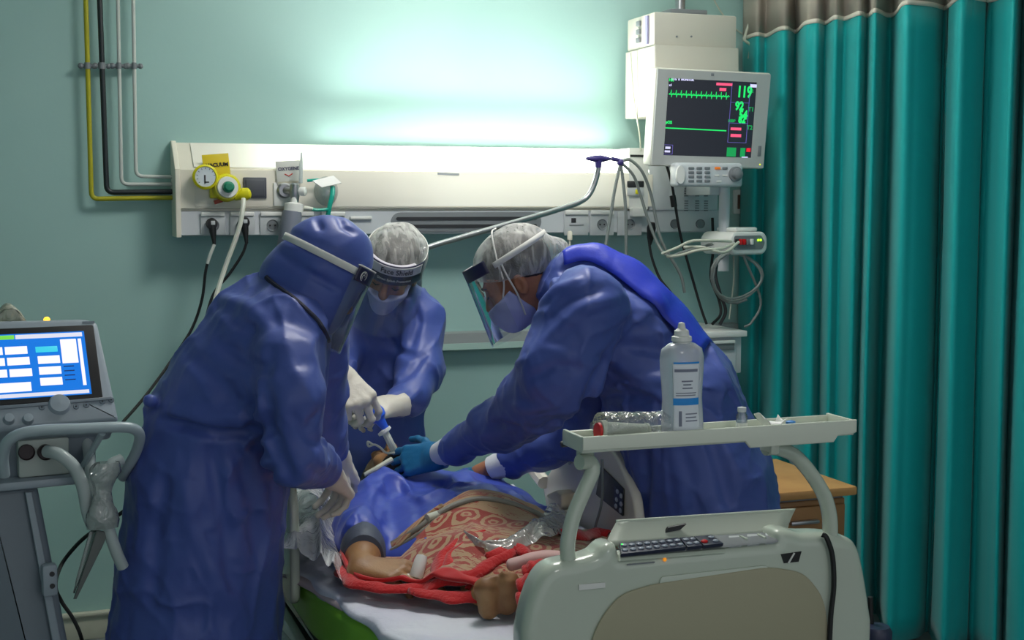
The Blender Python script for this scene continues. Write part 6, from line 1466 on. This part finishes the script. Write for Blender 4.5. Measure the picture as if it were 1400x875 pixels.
# curved lip between screen and keys
MB(MV).prism([(xa+.01, yB-.004, .001), (xr_b-.012, yB+.004, .001), (xr_b-.010, yB-.004, .001), (xa+.01, yB-.012, .001)], (0, 0, .004), bev=.0015).build('lip', M_ventd, cs)
kn = pl(81, 553, .0); MB(MV).lathe([(0, .012), (.021, .010), (.024, .004), (.026, 0)][::-1]+[(0, .013)], (kn.x, kn.y, 0), (0, 0, 1)).build('control_knob', M_vent, cs)
for px, py in ((104, 556), (118, 554), (140, 549), (152, 547), (57, 557)):
    q = pl(px, py); MB(MV).lathe([(0, .003), (.006, .003), (.007, 0)], (q.x, q.y, .0), (0, 0, 1), seg=14).build('key', M_ventd, cs); MB(MV).ball((q.x, q.y, .003), .002, 6).build('key_mark', M_dark, cs)
for px in (12, 38): q = pl(px, 574); MB(MV).lathe([(0, .016), (.010, .015), (.013, 0)], (q.x, q.y, 0), (0, 0, 1)).build('side_knob', M_vent, cs)
for px, m_ in ((40, M_dark), (47, M_dark), (55, M_dark), (70, M_dark)): q = pl(px, 434, -.01); MB(MV).ball((q.x, yT+.010, -.02), .003, 6).build('top_mark', m_, cs)
q = pl(64, 434, -.01); MB(MV).ball((q.x, yT+.011, -.014), .0075, 12).build('alarm_lamp', emis('lamp_amber', (255, 180, 40), 4.0), cs)
q = pl(121, 441); MB(MV).box((q.x, q.y, .0005), (.028, .006, .001)).build('brand_strip', M_ventd, cs)
# body under the console
zb0 = W(60, 600, VD).z; 
def vp(r, u, f): return C0 + AX*r + V((0, 0, u)) + NRM*f
zsh = W(40, 645, VD).z-C0.z; zc0 = W(60, 590, VD).z-C0.z
MVU = Matrix((AX, V((0, 0, 1)), NRM)).transposed().to_4x4(); MVU.translation = C0
xc = (xa+xr_b)/2
b = MB(MVU); b.box((xc+.005, (zsh+zc0)/2+.02, -.09), (xr_b-xa-.09, abs(zsh-zc0)+.06, .17), bev=.008); b.build('lower_housing', M_ventd, vt_)
def pu(px, py, off): 
    r = ray(px, py); o = C0+NRM*off; return MVU.inverted() @ (CAM+r*((o-CAM).dot(NRM)/r.dot(NRM)))
f0, f1 = pu(24, 603, .02), pu(96, 648, .02)
fpz = MB(MVU).box(((f0.x+f1.x)/2, (f0.y+f1.y)/2, .0), (f1.x-f0.x, f0.y-f1.y, .04), bev=.006).build('port_block', mat('port_pale', (176, 186, 180), .4), vt_)
for px in (36, 62): q = pu(px, 618, .022); MB(MVU).lathe([(.008, .004), (.016, .004), (.018, .012), (.018, 0)], (q.x, q.y, .019), (0, 0, 1)).build('port', mat('port_maroon', (50, 36, 40), .4), fpz)
q0 = pu(0, 655, .03); q1 = pu(100, 655, .03); MB(MVU).box((xc-.02, q1.y, -.07), (xr_b-xa+.0, .02, .24), bev=.006).build('shelf', M_vent, vt_)
# column and base
colr = pu(88, 800, 0).x; top = q1.y-.01; zf = -C0.z
b = MB(MVU); b.prism(round_poly([(xc-.10, top, -.14), (pu(50, 665, 0).x, top, -.14), (pu(92, 880, 0).x, pu(92, 880, 0).y, -.14), (pu(96, 905, 0).x, zf+.09, -.14), (xc-.12, zf+.09, -.14)], .01), (0, 0, .16), bev=.012); b.build('column', M_ventd, vt_)
MB(MVU).prism([(pu(34, 668, .03).x, top-.01, .022), (pu(43, 668, .03).x, top-.01, .022), (pu(84, 880, .03).x, pu(84, 880, .03).y, .022), (pu(72, 880, .03).x, pu(72, 880, .03).y, .022)], (0, 0, .012), bev=.003).build('column_rail', M_vent, vt_)
q = pu(66, 790, .03); cb = MB(MVU).box((q.x, q.y, .045), (.034, .075, .03), bev=.008).build('clip_block', M_vent, vt_)
for dz in (.016, -.012): MB(MVU).cyl((q.x+.004, q.y+dz, .059), (q.x+.004, q.y+dz, .062), .006, seg=12).build('screw', M_dark, cb)
b = MB(MVU)
for a in range(5):
    an = math.radians(90+72*a+20); b.box((xc+math.cos(an)*.15, zf+.085, -.06+math.sin(an)*.15), (.32, .035, .05), R=Euler((0, -an, 0)).to_matrix(), bev=.01)
b.build('base', M_ventd, vt_)
for a in range(5):
    an = math.radians(90+72*a+20); o = V((xc+math.cos(an)*.29, zf+.035, -.06+math.sin(an)*.29)); MB(MVU).cyl(o+V((-.012, 0, 0)), o+V((.012, 0, 0)), .035, seg=18).build('caster', M_black, vt_)
# handle bar
HB = [(6, 650, .10), (4, 625, .12), (10, 605, .14), (28, 593, .15), (60, 588, .155), (110, 586, .155), (160, 584, .15), (182, 586, .14), (191, 596, .12), (186, 618, .08), (174, 640, .04), (168, 652, .0)]
MB(MVU).tube(smooth_path([pu(*h) for h in HB], 6), .0125, 14).build('handle', M_handle, vt_)
MB(MVU).tube([pu(140, 592, .15), pu(112, 640, .02)], .008, 8).build('handle_stay', M_handle, vt_)
# breathing tubes
def vtube(name, lab, pix, r, m): return tag(MB(MVU).tube(smooth_path([pu(*p) for p in pix], 8), r, 14).build(name, m), lab, 'tube')
M_tubeg = mat('tube_pale', (176, 188, 188), .35)
vtube('breathing_tube', 'thick pale breathing tube leaving the ventilator port', [(64, 617, .05), (82, 622, .09), (102, 640, .10), (114, 668, .10), (120, 700, .10), (128, 722, .11)], .0145, M_tubeg)
vtube('breathing_tube', 'second pale tube beside the housing bending down behind the first', [(118, 600, -.02), (122, 625, .02), (124, 650, .05), (128, 690, .08), (132, 720, .10)], .013, M_tubeg)
vtube('breathing_tube', 'pale looped tube hooking over near the blue gown', [(166, 628, .09), (152, 636, .10), (146, 660, .105), (144, 690, .11), (148, 720, .12), (158, 752, .12), (168, 775, .11)], .0135, M_tubeg)
wrp = clear_mat('wrap_film', (226, 232, 232), .08, .2, .45, (190, 198, 196), bump=(25, .8))
def wrapt(u, v):
    P_ = [pu(146, 632, .12), pu(142, 655, .125), pu(139, 690, .13), pu(141, 722, .13)]; i = u*3; k = min(int(i), 2); p = P_[k].lerp(P_[k+1], i-k); a = v*2*math.pi; r = .026+.008*math.sin(u*9)+.005*nf(u*6, math.sin(a)*2, 2, 3)
    return p+V((math.cos(a)*r, 0, math.sin(a)*r*.6))
tag(MB(MVU).grid(wrapt, 20, 18).build('plastic_wrap', wrp, sharp=180), 'crumpled clear wrap around the tubes below the ventilator handle', 'plastic wrap')
tag(MB(MVU).prism([pu(132, 724, .12), pu(148, 727, .12), pu(140, 745, .12), pu(104, 818, .12), pu(100, 818, .12), pu(108, 796, .12)], (0, 0, .008), bev=.002).build('dark_strap', mat('strap_grey', (92, 98, 96), .5)), 'dark pointed strap end hanging from the wrapped tubes', 'strap')
tag(MB(MVU).prism(round_poly([pu(122, 725, .10), pu(134, 728, .10), pu(118, 775, .10), pu(100, 812, .10), pu(104, 790, .10)], .004), (0, 0, .006), bev=.002).build('clear_tip', clear_mat('tip_film', (214, 222, 220), .08, .2, .4, (160, 172, 168))), 'translucent pointed sleeve beside the dark strap end', 'sleeve')
# cables behind the cart
def wcab(lab, pix, r=.0055): return tag(MB().tube(smooth_path([W(*p) for p in pix]), r, 8).build('floor_cable', M_black), lab, 'cable')
wcab('black cable looping down behind the ventilator cart towards the blue gown', [(172, 697, 3.6), (150, 712, 3.6), (125, 728, 3.6), (105, 745, 3.6), (84, 772, 3.6), (76, 800, 3.5), (84, 822, 3.5), (100, 846, 3.5), (112, 875, 3.5), (118, 920, 3.55)])
wcab('black cable crossing low at the left frame edge behind the column', [(-20, 862, 3.5), (2, 858, 3.5), (20, 852, 3.5), (60, 848, 3.5)])
# translucent bag on top of the ventilator
def glv(u, v):
    a = v*2*math.pi; p = pl(-8+46*u, 432, -.02); x = p.x; k = math.sin(math.pi*min(1, .12+.84*u)); r = .026*k
    return (x, yT+.008+max(0, r+math.sin(a)*r+.008*nf(u*5, v*4, 2, 4)*k), -.035+math.cos(a)*r*1.3)
tag(MB(MV).grid(glv, 20, 18).build('crumpled_bag', clear_mat('bag_cream', (222, 224, 206), .06, .25, .55, (206, 208, 190), bump=(40, .6)), sharp=180), 'crumpled cream translucent bag on top of the ventilator', 'bag')
# ================================================================= light and view
wd = bpy.data.worlds.new('world'); SC.world = wd; wd.use_nodes = True
wd.node_tree.nodes['Background'].inputs['Color'].default_value = rgb((226, 230, 236)); wd.node_tree.nodes['Background'].inputs['Strength'].default_value = AMB
vs = SC.view_settings; vs.view_transform = 'Standard'; vs.look = 'None'; vs.exposure = EXPO; vs.gamma = 1.0; vs.use_curve_mapping = False
SC.display_settings.display_device = 'sRGB'
SC.cycles.max_bounces = 8; SC.cycles.transparent_max_bounces = 16
